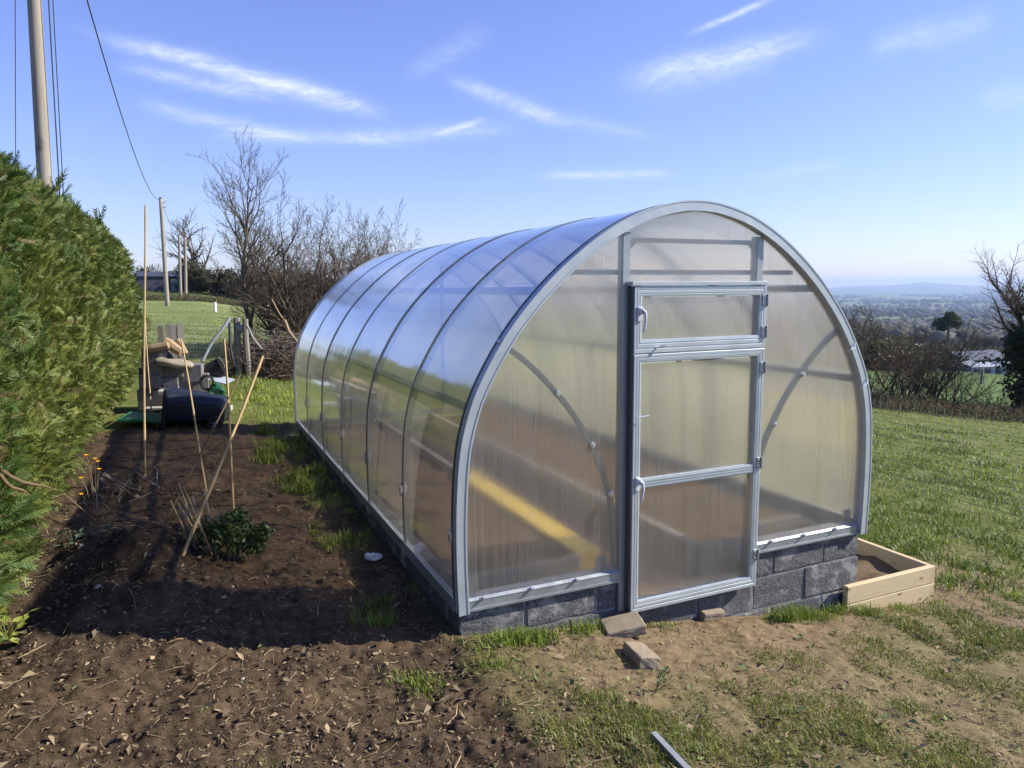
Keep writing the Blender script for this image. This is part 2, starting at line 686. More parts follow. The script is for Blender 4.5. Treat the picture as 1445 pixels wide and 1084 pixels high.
def m_darkmetal(g):
    n = g.noise(g.obj(), 20, 4, .6)
    return pbr(g, g.mix(n, (.045, .05, .055), (.12, .125, .13)), .42, .5, None, .5)


def m_strap(g):
    n = g.noise(g.obj(), 20, 4, .6)
    return pbr(g, g.mix(n, (.10, .11, .12), (.20, .21, .22)), .38, .7, None, .5)


def poly(axis, scatter, rough, refr, tint):
    def fn(g):
        o = g.obj()
        sc = {'x': (150, 6, 2.2), 'y': (9, 150, 2.2)}[axis]
        f1 = g.noise(g.scale(o, sc), 1.0, 2, .6)
        sc2 = {'x': (85, 3, .7), 'y': (3, 85, .7)}[axis]
        f2 = g.noise(g.scale(o, sc2), 1.0, 3, .6)
        geo = g.n.new('ShaderNodeNewGeometry')
        c = g.math('ABSOLUTE', g.vmath('DOT_PRODUCT', geo.outputs['Incoming'], geo.outputs['Normal']))
        s5 = g.math('POWER', g.math('SUBTRACT', 1.0, c, clamp=True), 5.0)
        Fr = g.math('ADD', .042, g.math('MULTIPLY', s5, .95))
        kf = 4.0 if axis == 'x' else 6.0
        F4 = g.math('DIVIDE', g.math('MULTIPLY', Fr, kf), g.math('ADD', 1.0, g.math('MULTIPLY', Fr, kf - 1)))
        F4 = g.math('MULTIPLY', F4, .95)
        hgt = g.math('ADD', g.math('MULTIPLY', f1, .6), g.math('MULTIPLY', f2, .5))
        wob = g.noise(g.scale(o, (1.2, 1.2, 1.8)), 2.0, 2, .5)
        nb = g.bump(hgt, .12 if axis == 'x' else .05, .002, g.bump(wob, .22, .02))
        nb2 = g.bump(hgt, .7, .004)
        gloss = g.node('ShaderNodeBsdfGlossy', {'Color': (.93, .96, 1.0), 'Roughness': rough, 'Normal': nb})
        if axis == 'x':
            gl2 = g.node('ShaderNodeBsdfGlossy', {'Color': (.95, .95, .96), 'Roughness': .34, 'Normal': g.bump(hgt, 1.0, .012)})
            gloss = g.node('ShaderNodeMixShader', {0: .6, 1: gloss, 2: gl2})
        tr = g.node('ShaderNodeBsdfTransparent', {'Color': tint})
        rf = g.node('ShaderNodeBsdfRefraction', {'Color': tint, 'Roughness': .34, 'IOR': 1.15, 'Normal': nb2})
        inner = g.node('ShaderNodeMixShader', {0: refr, 1: tr, 2: rf})
        dirt = g.smooth(g.noise(o, 7, 5, .65), .45, .8)
        tl = g.node('ShaderNodeBsdfTranslucent', {'Color': (.84, .85, .86)})
        df = g.node('ShaderNodeBsdfDiffuse', {'Color': (.80, .80, .80)})
        sca = g.node('ShaderNodeMixShader', {0: .32, 1: tl, 2: df})
        amt = g.math('ADD', g.smooth(g.math('ADD', g.math('MULTIPLY', f1, .35), g.math('MULTIPLY', f2, .65)), .30, .70, scatter * .40, scatter * 1.55), g.math('MULTIPLY', dirt, .05))
        sx_ = g.n.new('ShaderNodeSeparateXYZ')
        g.set(sx_.inputs[0], o)
        flute = g.math('SINE', g.math('ADD', g.math('MULTIPLY', sx_.outputs[0 if axis == 'x' else 1], 2 * math.pi / .021), g.math('MULTIPLY', f2, 3.0)))
        amt = g.math('ADD', amt, g.math('MULTIPLY', flute, .045 if axis == 'x' else .012), clamp=True)
        body = g.node('ShaderNodeMixShader', {0: amt, 1: inner, 2: sca})
        return g.node('ShaderNodeMixShader', {0: F4, 1: body, 2: gloss})
    return fn


def m_block(g):
    o = g.obj()
    r = g.rand()
    n = g.noise(o, 95, 4, .75)
    n2 = g.noise(g.pos(), 5.5, 5, .65)
    c = g.mix(g.smooth(n, .35, .65), (.055, .057, .061), (.20, .203, .207))
    c = g.mix(g.math('MULTIPLY', g.smooth(n, .66, .75), .7), c, (.36, .36, .36))
    c = g.mix(g.math('MULTIPLY', g.smooth(n2, .52, .64), .75), c, (.38, .37, .345))
    c = g.mix(g.math('MULTIPLY', r, .35), c, (.11, .11, .12))
    return pbr(g, c, .95, 0, g.bump(n, 1.0, .012), .15)


def m_mortar(g):
    o = g.obj()
    n = g.noise(o, 60, 5, .7)
    return pbr(g, g.mix(n, (.13, .13, .125), (.34, .33, .31)), .95, 0, g.bump(n, .8, .008), .15)


def m_paver(g):
    o = g.obj()
    n, n2 = g.noise(o, 130, 4, .75), g.noise(o, 12, 5, .6)
    c = g.mix(n2, (.22, .175, .12), (.36, .30, .215))
    c = g.mix(g.math('MULTIPLY', g.smooth(n, .55, .75), .5), c, (.15, .12, .09))
    return pbr(g, c, .95, 0, g.bump(n, .8, .006), .15)


def m_stoneblock(g):
    o = g.obj()
    n, n2 = g.noise(o, 60, 4, .75), g.noise(o, 5, 4, .6)
    c = g.mix(n2, (.14, .13, .128), (.27, .25, .24))
    c = g.mix(g.math('MULTIPLY', g.rand(), .5), c, (.13, .125, .14))
    return pbr(g, c, .95, 0, g.bump(n, .6, .008), .15)


def wood(ca, cb, knot, grain=(3, 40, 40), rough=.75):
    def fn(g):
        o = g.obj()
        n = g.noise(g.scale(o, grain), 1.0, 6, .65, dist=.4)
        n2 = g.noise(o, 3.5, 4, .6)
        c = g.mix(n, ca, cb)
        k = g.n.new('ShaderNodeTexVoronoi')
        g.set(k.inputs['Vector'], g.scale(o, (3.5, 8, 8)))
        k.inputs['Scale'].default_value = 1.0
        c = g.mix(g.smooth(k.outputs['Distance'], .14, .05), c, knot)
        c = g.mix(g.math('MULTIPLY', g.smooth(n2, .5, .75), .3), c, knot)
        return pbr(g, c, rough, 0, g.bump(n, .35, .004), .25)
    return fn


def plain(col, rough=.6, var=.25, metal=0.0, scale=12, spec=.4, bump=.1):
    def fn(g):
        n = g.noise(g.obj(), scale, 5, .6)
        c = g.mix(n, tuple(x * (1 - var) for x in col), tuple(min(1, x * (1 + var)) for x in col))
        return pbr(g, c, rough, metal, g.bump(n, bump, .01), spec)
    return fn


def m_bark(g):
    P = g.pos()
    n = g.noise(g.scale(P, (1, 1, .3)), 14, 5, .7)
    c = g.mix(n, (.05, .042, .032), (.17, .145, .115))
    return pbr(g, c, .9, 0, g.bump(n, .5, .02), .2)


def m_pole(g):
    o = g.obj()
    n = g.noise(g.scale(o, (1, 1, .06)), 26, 5, .7)
    k = g.smooth(g.noise(g.scale(o, (1, 1, .7)), 3.2, 3, .5), .62, .7)
    c = g.mix(n, (.17, .145, .115), (.40, .36, .30))
    c = g.mix(g.math('MULTIPLY', k, .6), c, (.12, .085, .06))
    return pbr(g, c, .85, 0, g.bump(n, .3, .01), .2)


def m_brick_wall(g):
    return pbr(g, g.mix(g.noise(g.obj(), 4, 5, .6), (.30, .28, .26), (.5, .48, .45)), .9)


for nm, fn in dict(
        ground=m_ground, leaf=m_attr_leaf, matte=m_attr_matte, galv=m_galv, alu=m_alu, darkmetal=m_darkmetal, strap=m_strap,
        poly_gable=poly('x', .14, .16, .88, (.95, .87, .75)), poly_roof=poly('y', .20, .115, .12, (.98, .95, .89)),
        block=m_block, mortar=m_mortar, paver=m_paver, stoneblock=m_stoneblock,
        timber=wood((.50, .38, .20), (.66, .54, .33), (.28, .17, .08)), oldwood=wood((.16, .14, .12), (.30, .27, .23), (.08, .07, .06), (40, 40, 3)),
        greywood=wood((.20, .19, .17), (.36, .34, .31), (.12, .11, .1)), bamboo=plain((.46, .33, .16), .55, .35, scale=25),
        canedark=plain((.17, .115, .06), .7, .4, scale=25), bark=m_bark, pole=m_pole, cable=plain((.02, .02, .024), .5),
        binblue=plain((.010, .013, .022), .45, .3, scale=5, spec=.4), bingreen=plain((.03, .16, .06), .45), rubber=plain((.02, .02, .02), .8),
        sack=plain((.26, .225, .16), .9, .35, scale=40, bump=.5), log=plain((.30, .21, .12), .85, .45, scale=9, bump=.4), greenbag=plain((.010, .085, .035), .3, .4, scale=6, bump=.6),
        stone=plain((.36, .34, .30), .9, .4, scale=9, bump=.5), yellow=plain((.66, .50, .10), .6, .2), whiteplastic=plain((.55, .58, .61), .35, .08),
        rag=plain((.7, .7, .68), .9, .2), roofdark=plain((.05, .06, .09), .6, .3, scale=.6), shedwhite=plain((.36, .38, .43), .6, .15, scale=.5), shedgrey=plain((.30, .33, .38), .6, .2, scale=.5),
        hutwall=plain((.055, .06, .085), .8, .3, scale=2), tube=plain((.75, .74, .70), .6, .1), chrome=plain((.70, .72, .74), .28, .12, .8),
        wire=plain((.30, .31, .31), .5, .2, .6), insoil=plain((.13, .092, .052), .95, .55, scale=22, spec=.1, bump=.9), inpath=plain((.44, .33, .21), .95, .25, scale=9, spec=.1, bump=.5),
        rustbrown=plain((.20, .10, .05), .8, .4)).items():
    material(nm, fn)

# ------------------------------------------------------------------ ground: one sheet to the horizon
def build_ground():
    th = np.concatenate([np.linspace(-180, -42, 60)[:-1], np.linspace(-42, 42, 360), np.linspace(42, 180, 60)[1:-1]])
    rr = np.concatenate([[.02, .3, .7, 1.1, 1.5], np.geomspace(1.6, 7.5, 260), np.geomspace(7.55, 60, 150), np.geomspace(62, 15000, 140)])
    T, RR = np.meshgrid(np.radians(th), rr)
    x, y = (RR * np.sin(T)).ravel(), (RR * np.cos(T)).ravel()
    z = gh(x, y)
    bed, dirt, lawn, st = masks(x, y)
    u, w = uw(x, y)
    r = np.hypot(x, y)
    near = 1 - sstep(r, 22, 34)
    bed, dirt = bed * near, dirt * near
    far = sstep(r, 330, 420)
    mid = sstep(w, 15.2, 16.2) * sstep(-u, -26, -16) * (1 - sstep(r, 62, 66))
    past = np.maximum(sstep(r, 64, 68) * sstep(-u, -26, -16), sstep(u, 24, 30) * sstep(r, 30, 40)) * (1 - far)
    nt, nr = len(th), len(rr)
    i = np.arange(nr - 1)[:, None] * nt
    j = np.arange(nt)[None, :]
    j2 = (j + 1) % nt
    Fq = np.stack([i + j, i + j2, i + nt + j2, i + nt + j], -1).reshape(-1, 4)[:, ::-1]
    me = mesh_np('ground', np.stack([x, y, z], 1), Fq, True, dict(soil=bed, dirt=dirt, lawn=lawn, far=far, mid=mid, pasture=past, compost=np.clip(heap_mask(u, w) * 1.3, 0, 1)))
    return tag(link('ground', me, 'ground'), kind='structure')


build_ground()

# ------------------------------------------------------------------ greenhouse (local frame: x across, y along, z up from plate bottom)
HALF = [(1.5, 0), (1.508, .3), (1.503, .6), (1.478, .88), (1.42, 1.10), (1.335, 1.28), (1.20, 1.49), (1.035, 1.68), (.86, 1.84), (.645, 1.995), (.41, 2.115), (.19, 2.178), (0, 2.197)]


def make_profile():
    pts = [(1.5 - a, z) for a, z in HALF] + [(1.5 + a, z) for a, z in HALF[::-1][1:]]
    P = np.array(pts)
    out = []
    n = len(P)
    for i in range(n - 1):
        p0, p1, p2, p3 = P[max(i - 1, 0)], P[i], P[i + 1], P[min(i + 2, n - 1)]
        for t in np.linspace(0, 1, 5)[:-1]:
            out.append(.5 * ((2 * p1) + (-p0 + p2) * t + (2 * p0 - 5 * p1 + 4 * p2 - p3) * t * t + (-p0 + 3 * p1 - 3 * p2 + p3) * t ** 3))
    out.append(P[-1])
    return np.array(out)


PROF = make_profile()
_t = np.gradient(PROF, axis=0)
_t /= np.linalg.norm(_t, axis=1, keepdims=True)
PNRM = np.stack([-_t[:, 1], _t[:, 0]], 1)          # outward


def prof_off(d):
    return PROF + PNRM * d


def prof_z_at(x, d=0.0):
    q = prof_off(d)
    lo = 0
    k = len(q) // 2
    if x <= 1.5:
        return float(np.interp(x, q[:k + 1, 0], q[:k + 1, 1]) if x > q[:k + 1, 0].min() + .03 else 1.0)
    m = k + int(np.argmax(q[k:, 0]))
    return float(np.interp(x, q[k:m, 0], q[k:m, 1]))


def arch_band(mb, d0, d1, y0, y1, zmin=None, zmax=None):
    a, b = prof_off(d0), prof_off(d1)
    n = len(a)
    vs = []
    for i in range(n):
        vs += [(a[i][0], y0, a[i][1]), (b[i][0], y0, b[i][1]), (b[i][0], y1, b[i][1]), (a[i][0], y1, a[i][1])]
    fs = []
    for i in range(n - 1):
        k = i * 4
        for q in range(4):
            r = (q + 1) % 4
            fs.append((k + q, k + r, k + 4 + r, k + 4 + q))
    fs += [(0, 1, 2, 3), tuple((n - 1) * 4 + q for q in (3, 2, 1, 0))]
    mb.add(vs, fs)
    return mb


def ngon_panel(pts, y, name, mat, parent, th=.006):
    mb = MB()
    n = len(pts)
    mb.add([(p[0], y, p[1]) for p in pts], [tuple(range(n))])
    me = bpy.data.meshes.new(name)
    me.from_pydata(mb.v, [], mb.f)
    return link(name, me, mat, parent)


def gable_outline(x0, x1, z0, d):
    q = prof_off(d)
    sel = [p for p in q if x0 < p[0] < x1 and p[1] > z0 + .02]
    pts = []
    if x0 <= q[:, 0].min() + .02:                 # left outer
        sel = [p for p in q[:len(q) // 2 + 1] if p[1] > z0 + .02 and p[0] < x1]
        pts = [(sel[0][0], z0)] + [tuple(p) for p in sel] + [(x1, prof_z_at(x1, d)), (x1, z0)]
    elif x1 >= q[:, 0].max() - .02:
        sel = [p for p in q[len(q) // 2:] if p[1] > z0 + .02 and p[0] > x0]
        pts = [(x0, z0), (x0, prof_z_at(x0, d))] + [tuple(p) for p in sel] + [(sel[-1][0], z0)]
    else:
        pts = [(x0, z0), (x0, prof_z_at(x0, d))] + [tuple(p) for p in sel] + [(x1, prof_z_at(x1, d)), (x1, z0)]
    return pts


def grooved_rail(mb, x0, x1, z0, z1, y0, y1, horizontal, n=3):
    """aluminium profile with raised lengthwise ridges on its outer face (y0 side)"""
    mb.box(x0, x1, y0, y1, z0, z1)
    if horizontal:
        hgt = (z1 - z0) / (2 * n + 1)
        for i in range(n):
            zz = z0 + hgt * (2 * i + 1)
            mb.box(x0 + .004, x1 - .004, y0 - .004, y0 + .002, zz, zz + hgt)
    else:
        hgt = (x1 - x0) / (2 * n + 1)
        for i in range(n):
            xx = x0 + hgt * (2 * i + 1)
            mb.box(xx, xx + hgt, y0 - .004, y0 + .002, z0 + .004, z1 - .004)


def frame_mesh(x0, x1, z0, z1, wl, wr, wb, wt, y0, y1):
    """mitred frame of four profiles with a lip"""
    mb = MB()
    o = [(x0, z0), (x1, z0), (x1, z1), (x0, z1)]
    i_ = [(x0 + wl, z0 + wb), (x1 - wr, z0 + wb), (x1 - wr, z1 - wt), (x0 + wl, z1 - wt)]

    def lerp(t):
        return [(a[0] + (b[0] - a[0]) * t, a[1] + (b[1] - a[1]) * t) for a, b in zip(o, i_)]
    # stepped cross-section from outside to inside
    secs = [(0, y1), (0, y0 + .002), (.05, y0), (.30, y0), (.32, y0 + .0018), (.40, y0 + .0018), (.42, y0), (.66, y0), (.68, y0 + .0018), (.76, y0 + .0018), (.78, y0), (1, y0 + .002), (1, y1)]
    vs, fs = [], []
    for t, y in secs:
        for p in lerp(t):
            vs.append((p[0], y, p[1]))
    n = len(secs)
    for s in range(n):
        s2 = (s + 1) % n
        for q in range(4):
            r = (q + 1) % 4
            fs.append((s * 4 + q, s * 4 + r, s2 * 4 + r, s2 * 4 + q))
    mb.add(vs, fs)
    return mb


def handle(parent, x, y, z):
    mb = MB()
    mb.box(x - .018, x + .014, y - .010, y, z - .05, z + .032)
    mb.box(x - .014, x + .011, y - .027, y - .010, z - .010, z + .027)
    mb.tube([(x - .004, y - .028, z + .016), (x + .010, y - .038, z + .004), (x + .014, y - .040, z - .035), (x + .010, y - .036, z - .09), (x + .004, y - .032, z - .11)], [.010, .011, .009, .007, .005], 8)
    return mb.build('handle', 'whiteplastic', parent, .003)


def hinge(parent, x, y, z, name='hinge'):
    mb = MB()
    mb.box(x - .022, x + .014, y - .006, y, z - .035, z + .035)
    mb.tube([(x + .012, y - .008, z - .037), (x + .012, y - .008, z + .037)], .007, 8)
    for dz in (-.02, .02):
        mb.box(x - .014, x - .006, y - .009, y - .005, z + dz - .004, z + dz + .004)
    return mb.build(name, 'galv', parent, .001)


GH = empty('greenhouse', (BX, BY, 0), YAW)
tag(GH, 'arched polycarbonate greenhouse with galvanised frame, glazed door and dark rib straps', 'greenhouse')
L = 6.0

# front arch profile: outer channel, inner lip
mb = arch_band(MB(), .006, -.044, -.034, .03)
arch_band(mb, .010, .001, -.037, -.030)
arch_band(mb, -.040, -.050, -.037, -.030)
mb.build('front_arch', 'alu', GH)
arch_band(MB(), .002, .009, .031, .05).build('edge_seal', 'darkmetal', GH)
arch_band(MB(), .010, -.055, L - .03, L + .03).build('rear_arch', 'alu', GH)
# ribs inside, one a metre, and the straps that clamp the sheets over them
for k in range(1, 6):
    arch_band(MB(), -.010, -.040, k - .012, k + .012).build('rib', 'strap', GH)
    wdt = .017 if k in (2, 4) else .009
    s = arch_band(MB(), .002, .006, k - wdt, k + wdt).build('strap', 'strap', GH)
    for zz, dx in ((.43, -.016), (.02, -.012)):
        for side in (0, 1):
            mb = MB()
            xx = (float(np.interp(zz, PROF[:20, 1], PROF[:20, 0])) + dx) if side == 0 else 3.0 - (float(np.interp(zz, PROF[:20, 1], PROF[:20, 0])) + dx)
            mb.tube([(xx, k, zz - .02), (xx, k, zz + .02)], .012, 8)
            mb.tube([(xx, k, zz - .045), (xx, k, zz + .045)], .006, 6)
            mb.build('tension_bolt', 'chrome', s)
# front strap bolt at the bottom of the front arch
mb = MB()
mb.tube([(-.02, .045, .36), (-.02, .045, .47)], .007, 6).tube([(-.02, .045, .395), (-.02, .045, .435)], .014, 8)
mb.build('tension_bolt', 'chrome', GH)
# sheets
for k in range(3):
    y0, y1 = 2 * k + (.0 if k == 0 else .002), 2 * k + 2 - .002
    q = prof_off(.0)
    ys = np.linspace(y0, y1, 9)
    V = np.array([(p[0], y, p[1]) for y in ys for p in q])
    n = len(q)
    i = np.arange(len(ys) - 1)[:, None] * n
    j = np.arange(n - 1)[None, :]
    Fq = np.stack([i + j, i + j + 1, i + n + j + 1, i + n + j], -1).reshape(-1, 4)
    # sheets bow a little between the ribs
    bow = np.repeat(np.sin(np.pi * (ys % 1.0)) ** 2, n)
    nrm = np.tile(PNRM, (len(ys), 1))
    wob = .005 * bow * np.sin(np.tile(np.arange(n), len(ys)) * .55 + k)
    V[:, 0] += nrm[:, 0] * wob
    V[:, 2] += nrm[:, 1] * wob
    link('roof_sheet', mesh_np('roof_sheet', V, Fq, True), 'poly_roof', GH)
# purlins along the length
for x, z in ((.105, 1.08), (.54, 1.70), (1.5, 2.135), (2.46, 1.70), (2.895, 1.08)):
    mb = MB()
    i = int(np.argmin(np.hypot(PROF[:, 0] - x, PROF[:, 1] - z)))
    c = prof_off(-.032)[i]
    tn, nn = _t[i], PNRM[i]
    mb.obox((c[0], L / 2, c[1]), (tn[0] * .024, 0, tn[1] * .024), (0, L / 2 - .035, 0), (nn[0] * .012, 0, nn[1] * .012))
    mb.build('purlin', 'galv', GH, .003)
# plates along the bottom
for x0, x1 in ((-.002, 1.0), (2.012, 3.002)):
    mb = MB().box(x0, x1, -.012, .028, 0, .062)
    mb.add([(x0, -.014, .062), (x1, -.014, .062), (x1, .03, .092), (x0, .03, .092), (x0, -.014, .058), (x1, -.014, .058), (x1, .03, .086), (x0, .03, .086)], [(0, 1, 2, 3), (7, 6, 5, 4), (0, 4, 5, 1), (2, 6, 7, 3), (1, 5, 6, 2), (0, 3, 7, 4)])
    mb.box(x0, x1, -.018, -.011, .004, .016)
    pl = mb.build('base_plate', 'galv', GH)
    for xx in np.arange(x0 + .14, x1 - .03, .285):
        m2 = MB().tube([(xx, -.028, .07), (xx, -.008, .07)], .010, 6)
        m2.tube([(xx, -.034, .07), (xx, -.027, .07)], .006, 6)
        m2.build('screw', 'chrome', pl)
    for xx in (x0 + .10, x1 - .10):
        MB().box(xx - .035, xx + .035, .0312, .034, .075, .165).build('corner_plate', 'galv', pl)
for xs in (-.004, 2.996):
    mb = MB().box(xs - .012, xs + .02, .031, L, 0, .035)
    mb.box(xs - .016 if xs < 1 else xs + .004, xs - .008 if xs < 1 else xs + .022, .034, L, .035, .078)
    mb.build('side_plate', 'galv', GH)
MB().box(0.02, 2.98, L - .012, L + .028, 0, .07).build('base_plate', 'galv', GH)
# door posts, cross rails
for x in (1.003, 1.967):
    zt = prof_z_at(x + .02, -.06)
    mb = MB().box(x, x + .05, .0, .045, -.185, zt)
    mb.build('door_post', 'galv', GH, .003)
MB().box(1.050, 1.052, -.012, .0, -.185, 1.74).box(1.040, 1.0495, -.040, -.002, -.185, 1.722).build('door_jamb', 'darkmetal', GH)
zc = 1.80
i = int(np.argmin(np.abs(prof_off(-.06)[:40, 1] - zc)))
xl = prof_off(-.06)[i][0]
MB().box(xl, 3 - xl, .046, .072, zc - .014, zc + .014).build('cross_rail', 'galv', GH)
mb = MB().box(1.053, 1.967, .006, .03, 1.965, 1.99)
for sx in (1.053, 1.967):
    sg = 1 if sx < 1.5 else -1
    mb.add([(sx, .01, 1.92), (sx + sg * .05, .01, 1.966), (sx, .01, 1.966), (sx, .026, 1.92), (sx + sg * .05, .026, 1.966), (sx, .026, 1.966)], [(0, 1, 2), (5, 4, 3), (0, 3, 4, 1), (1, 4, 5, 2), (0, 2, 5, 3)])
mb.build('cross_rail', 'galv', GH)
# curved braces each side of the door
def brace(sgn):
    ctrl = np.array([(.257, 1.437), (.42, 1.33), (.595, 1.154), (.715, 1.01), (.806, .862), (.89, .70), (.95, .524), (.978, .35), (.984, .1)])
    mb = MB()
    n = len(ctrl)
    fine = []
    for t in np.linspace(0, n - 1, 28):
        i = min(int(t), n - 2)
        fine.append(ctrl[i] + (ctrl[i + 1] - ctrl[i]) * (t - i))
    fine = np.array(fine)
    for _ in range(3):
        fine[1:-1] = (fine[:-2] + 2 * fine[1:-1] + fine[2:]) / 4
    if sgn < 0:
        fine[:, 0] = 2.985 - fine[:, 0]
    tt = np.gradient(fine, axis=0)
    tt /= np.linalg.norm(tt, axis=1, keepdims=True)
    vs, fs = [], []
    for p, q in zip(fine, tt):
        nn = np.array([-q[1], q[0]])
        for d, y in ((-.013, .014), (.013, .014), (.013, .036), (-.013, .036)):
            vs.append((p[0] + nn[0] * d, y, p[1] + nn[1] * d))
    for a in range(len(fine) - 1):
        for q in range(4):
            r = (q + 1) % 4
            fs.append((a * 4 + q, a * 4 + r, a * 4 + 4 + r, a * 4 + 4 + q))
    mb.add(vs, fs)
    b = mb.build('brace', 'galv', GH)
    for k in (0, 7, 14, 20):
        p = fine[k]
        MB().tube([(p[0], -.006, p[1]), (p[0], .012, p[1])], .016, 10).tube([(p[0], -.012, p[1]), (p[0], -.005, p[1])], .008, 6).build('bolt', 'chrome', b)


brace(1)
brace(-1)
# glazed gable sheets
ngon_panel(gable_outline(-.01, 1.01, .03, -.02), .003, 'gable_sheet', 'poly_gable', GH)
ngon_panel(gable_outline(2.005, 3.01, .03, -.02), .003, 'gable_sheet', 'poly_gable', GH)
ngon_panel(gable_outline(1.045, 1.972, 1.742, -.02), .002, 'gable_sheet', 'poly_gable', GH)
ngon_panel(gable_outline(-.01, 1.5, .05, -.02), L + .002, 'rear_sheet', 'poly_gable', GH)
ngon_panel(gable_outline(1.504, 3.01, .05, -.02), L + .002, 'rear_sheet', 'poly_gable', GH)
for x in (1.0, 1.96):
    MB().box(x, x + .04, L - .05, L - .01, 0, prof_z_at(x, -.06)).build('rear_post', 'galv', GH)
MB().box(xl, 3 - xl, L - .08, L - .055, 1.42, 1.45).build('cross_rail', 'galv', GH)
# door and vent
DY0, DY1 = -.052, -.016
door = frame_mesh(1.052, 2.004, -.19, 1.338, .050, .052, .066, .046, DY0, DY1).build('door', 'alu', GH)
mb = MB()
grooved_rail(mb, 1.108, 1.948, .558, .615, DY0 + .006, DY1, True, 3)
mb.build('mid_rail', 'alu', door)
for z0, z1 in ((-.115, .561), (.612, 1.283)):
    ngon_panel([(1.105, z0), (1.951, z0), (1.951, z1), (1.105, z1)], -.03, 'door_sheet', 'poly_gable', door)
handle(door, 1.086, DY0, .60)
for z in (.02, 1.22, .62):
    hinge(door, 1.992, DY0, z)
MB().tube([(1.07, DY0 - .02, .985), (1.14, DY0 - .025, .99)], .004, 6).build('latch_hook', 'chrome', door)
vent = frame_mesh(1.050, 2.004, 1.343, 1.722, .050, .052, .078, .060, DY0, DY1).build('vent_window', 'alu', GH)
ngon_panel([(1.105, 1.423), (1.949, 1.423), (1.949, 1.657), (1.105, 1.657)], -.03, 'vent_sheet', 'poly_gable', vent)
handle(vent, 1.084, DY0, 1.575)
for z in (1.63, 1.44):
    hinge(vent, 1.992, DY0, z)
MB().tube([(1.20, DY0 - .002, 1.372), (1.225, DY0 - .022, 1.382), (1.245, DY0 - .026, 1.387)], .005, 6).build('latch_hook', 'chrome', vent)
MB().box(1.03, 2.008, -.060, .002, 1.724, 1.746).build('door_header', 'alu', GH, .002)
for z in (1.31, 1.06):
    i_ = len(PROF) // 2 + int(np.argmin(np.abs(PROF[len(PROF) // 2:, 1] - z)))
    px_ = PROF[i_][0]
    MB().tube([(px_ - .015, -.041, z + .03), (px_ - .03, -.052, z), (px_ - .07, -.056, z - .01), (px_ - .085, -.043, z - .03)], .005, 6).build('sheet_clip', 'chrome', GH)

# ------------------------------------------------------------------ block plinth under the greenhouse
PL = empty('block_plinth', (BX, BY, 0), YAW)
tag(PL, 'dark grey concrete block plinth under the greenhouse, exposed along the front', 'wall')
core = MB().box(.02, 2.98, .0185, .17, -.95, -.006 - .18).box(.035, .17, .172, 5.86, -.95, -.012).box(2.83, 2.965, .172, 5.86, -.95, -.012).box(.172, 2.828, 5.80, 5.93, -.95, -.012)
core.box(.02, .99, .0195, .165, -.184, -.012).box(2.03, 2.98, .0195, .165, -.184, -.012)
core.build('mortar_core', 'mortar', PL)
courses = [(-.002, -.168), (-.180, -.392), (-.404, -.616), (-.628, -.840)]
bseed = 0
meshes = {}


def blk(x0, x1, y0, y1, z1, z0):
    global bseed
    bseed += 1
    sx, sy, sz = x1 - x0, y1 - y0, z1 - z0
    me = rough_block(sx, sy, sz, bseed, .006, 4, .010)
    me.name = 'block'
    o = link('block', me, 'block', PL)
    o.location = ((x0 + x1) / 2, (y0 + y1) / 2 + (bseed * 37 % 7 - 3) * .0012, z0)
    return o


for ci, (zt, zb) in enumerate(courses):
    off = (.0, .21, -.04, .17)[ci]
    x = 0.0
    xs = [0.0]
    first = .44 - off if off > 0 else .40
    x = first
    while x < 2.9:
        xs.append(x)
        x += .452
    xs.append(3.0)
    for a, b in zip(xs[:-1], xs[1:]):
        if b - a < .08:
            continue
        if ci == 0:
            if a < 1.0 < b:
                b = 1.0
            elif a < 2.02 < b:
                a = 2.02
            if a >= 1.0 - 1e-6 and b <= 2.02 + 1e-6:
                continue
            if b - a < .05:
                continue
        blk(a + .006, b - .006, .012, .150, zt, zb)
    if ci < 3:
        for side in (0, 1):
            y = .16
            while y < 5.8:
                if side == 0:
                    if ci < 2:
                        blk(.010, .15, y + .006, min(y + .446, 5.92), zt, zb)
                else:
                    blk(2.85, 2.99, y + .006, min(y + .446, 5.92), zt, zb)
                y += .452

# greenhouse floor and beds
fl = MB().box(.16, 2.84, .155, 5.82, -.30, -.19)
tag(fl.build('greenhouse_floor', 'inpath', None), kind='structure')
bpy.data.objects['greenhouse_floor'].matrix_world = Matrix.Translation((BX, BY, 0)) @ Matrix.Rotation(YAW, 4, 'Z')


def soil_bed(x0, x1, y0, y1, z, seed):
    xs, ys = np.linspace(x0, x1, 14), np.linspace(y0, y1, 60)
    X, Y = np.meshgrid(xs, ys)
    Z = z + (fbm(X * 5, Y * 5, seed, 3) - .5) * .09
    n = len(xs)
    i = np.arange(len(ys) - 1)[:, None] * n
    j = np.arange(n - 1)[None, :]
    Fq = np.stack([i + j, i + j + 1, i + n + j + 1, i + n + j], -1).reshape(-1, 4)
    return mesh_np('soil', np.stack([X.ravel(), Y.ravel(), Z.ravel()], 1), Fq, True)


def inside_bed(name, label, x0, x1, y0, y1, zt):
    e = empty(name, (BX, BY, 0), YAW)
    tag(e, label, 'raised bed', 'soil beds inside the greenhouse')
    edge = x1 if x0 < 1 else x0
    MB().box(edge - .035, edge + .035, y0, y1, -.19, zt + .03).build('edge_board', 'greywood', e, .003)
    sgn = -1 if x0 < 1 else 1
    a, b = (x0, edge - .036) if sgn < 0 else (edge + .036, x1)
    MB().box(a, b, y0 - .036, y0 - .001, -.19, zt + .01).build('end_board', 'greywood', e, .003)
    link('soil', soil_bed(a + .001, b - .001, y0, y1, zt - .03, int(x0 * 10) + 3), 'insoil', e)
    return e


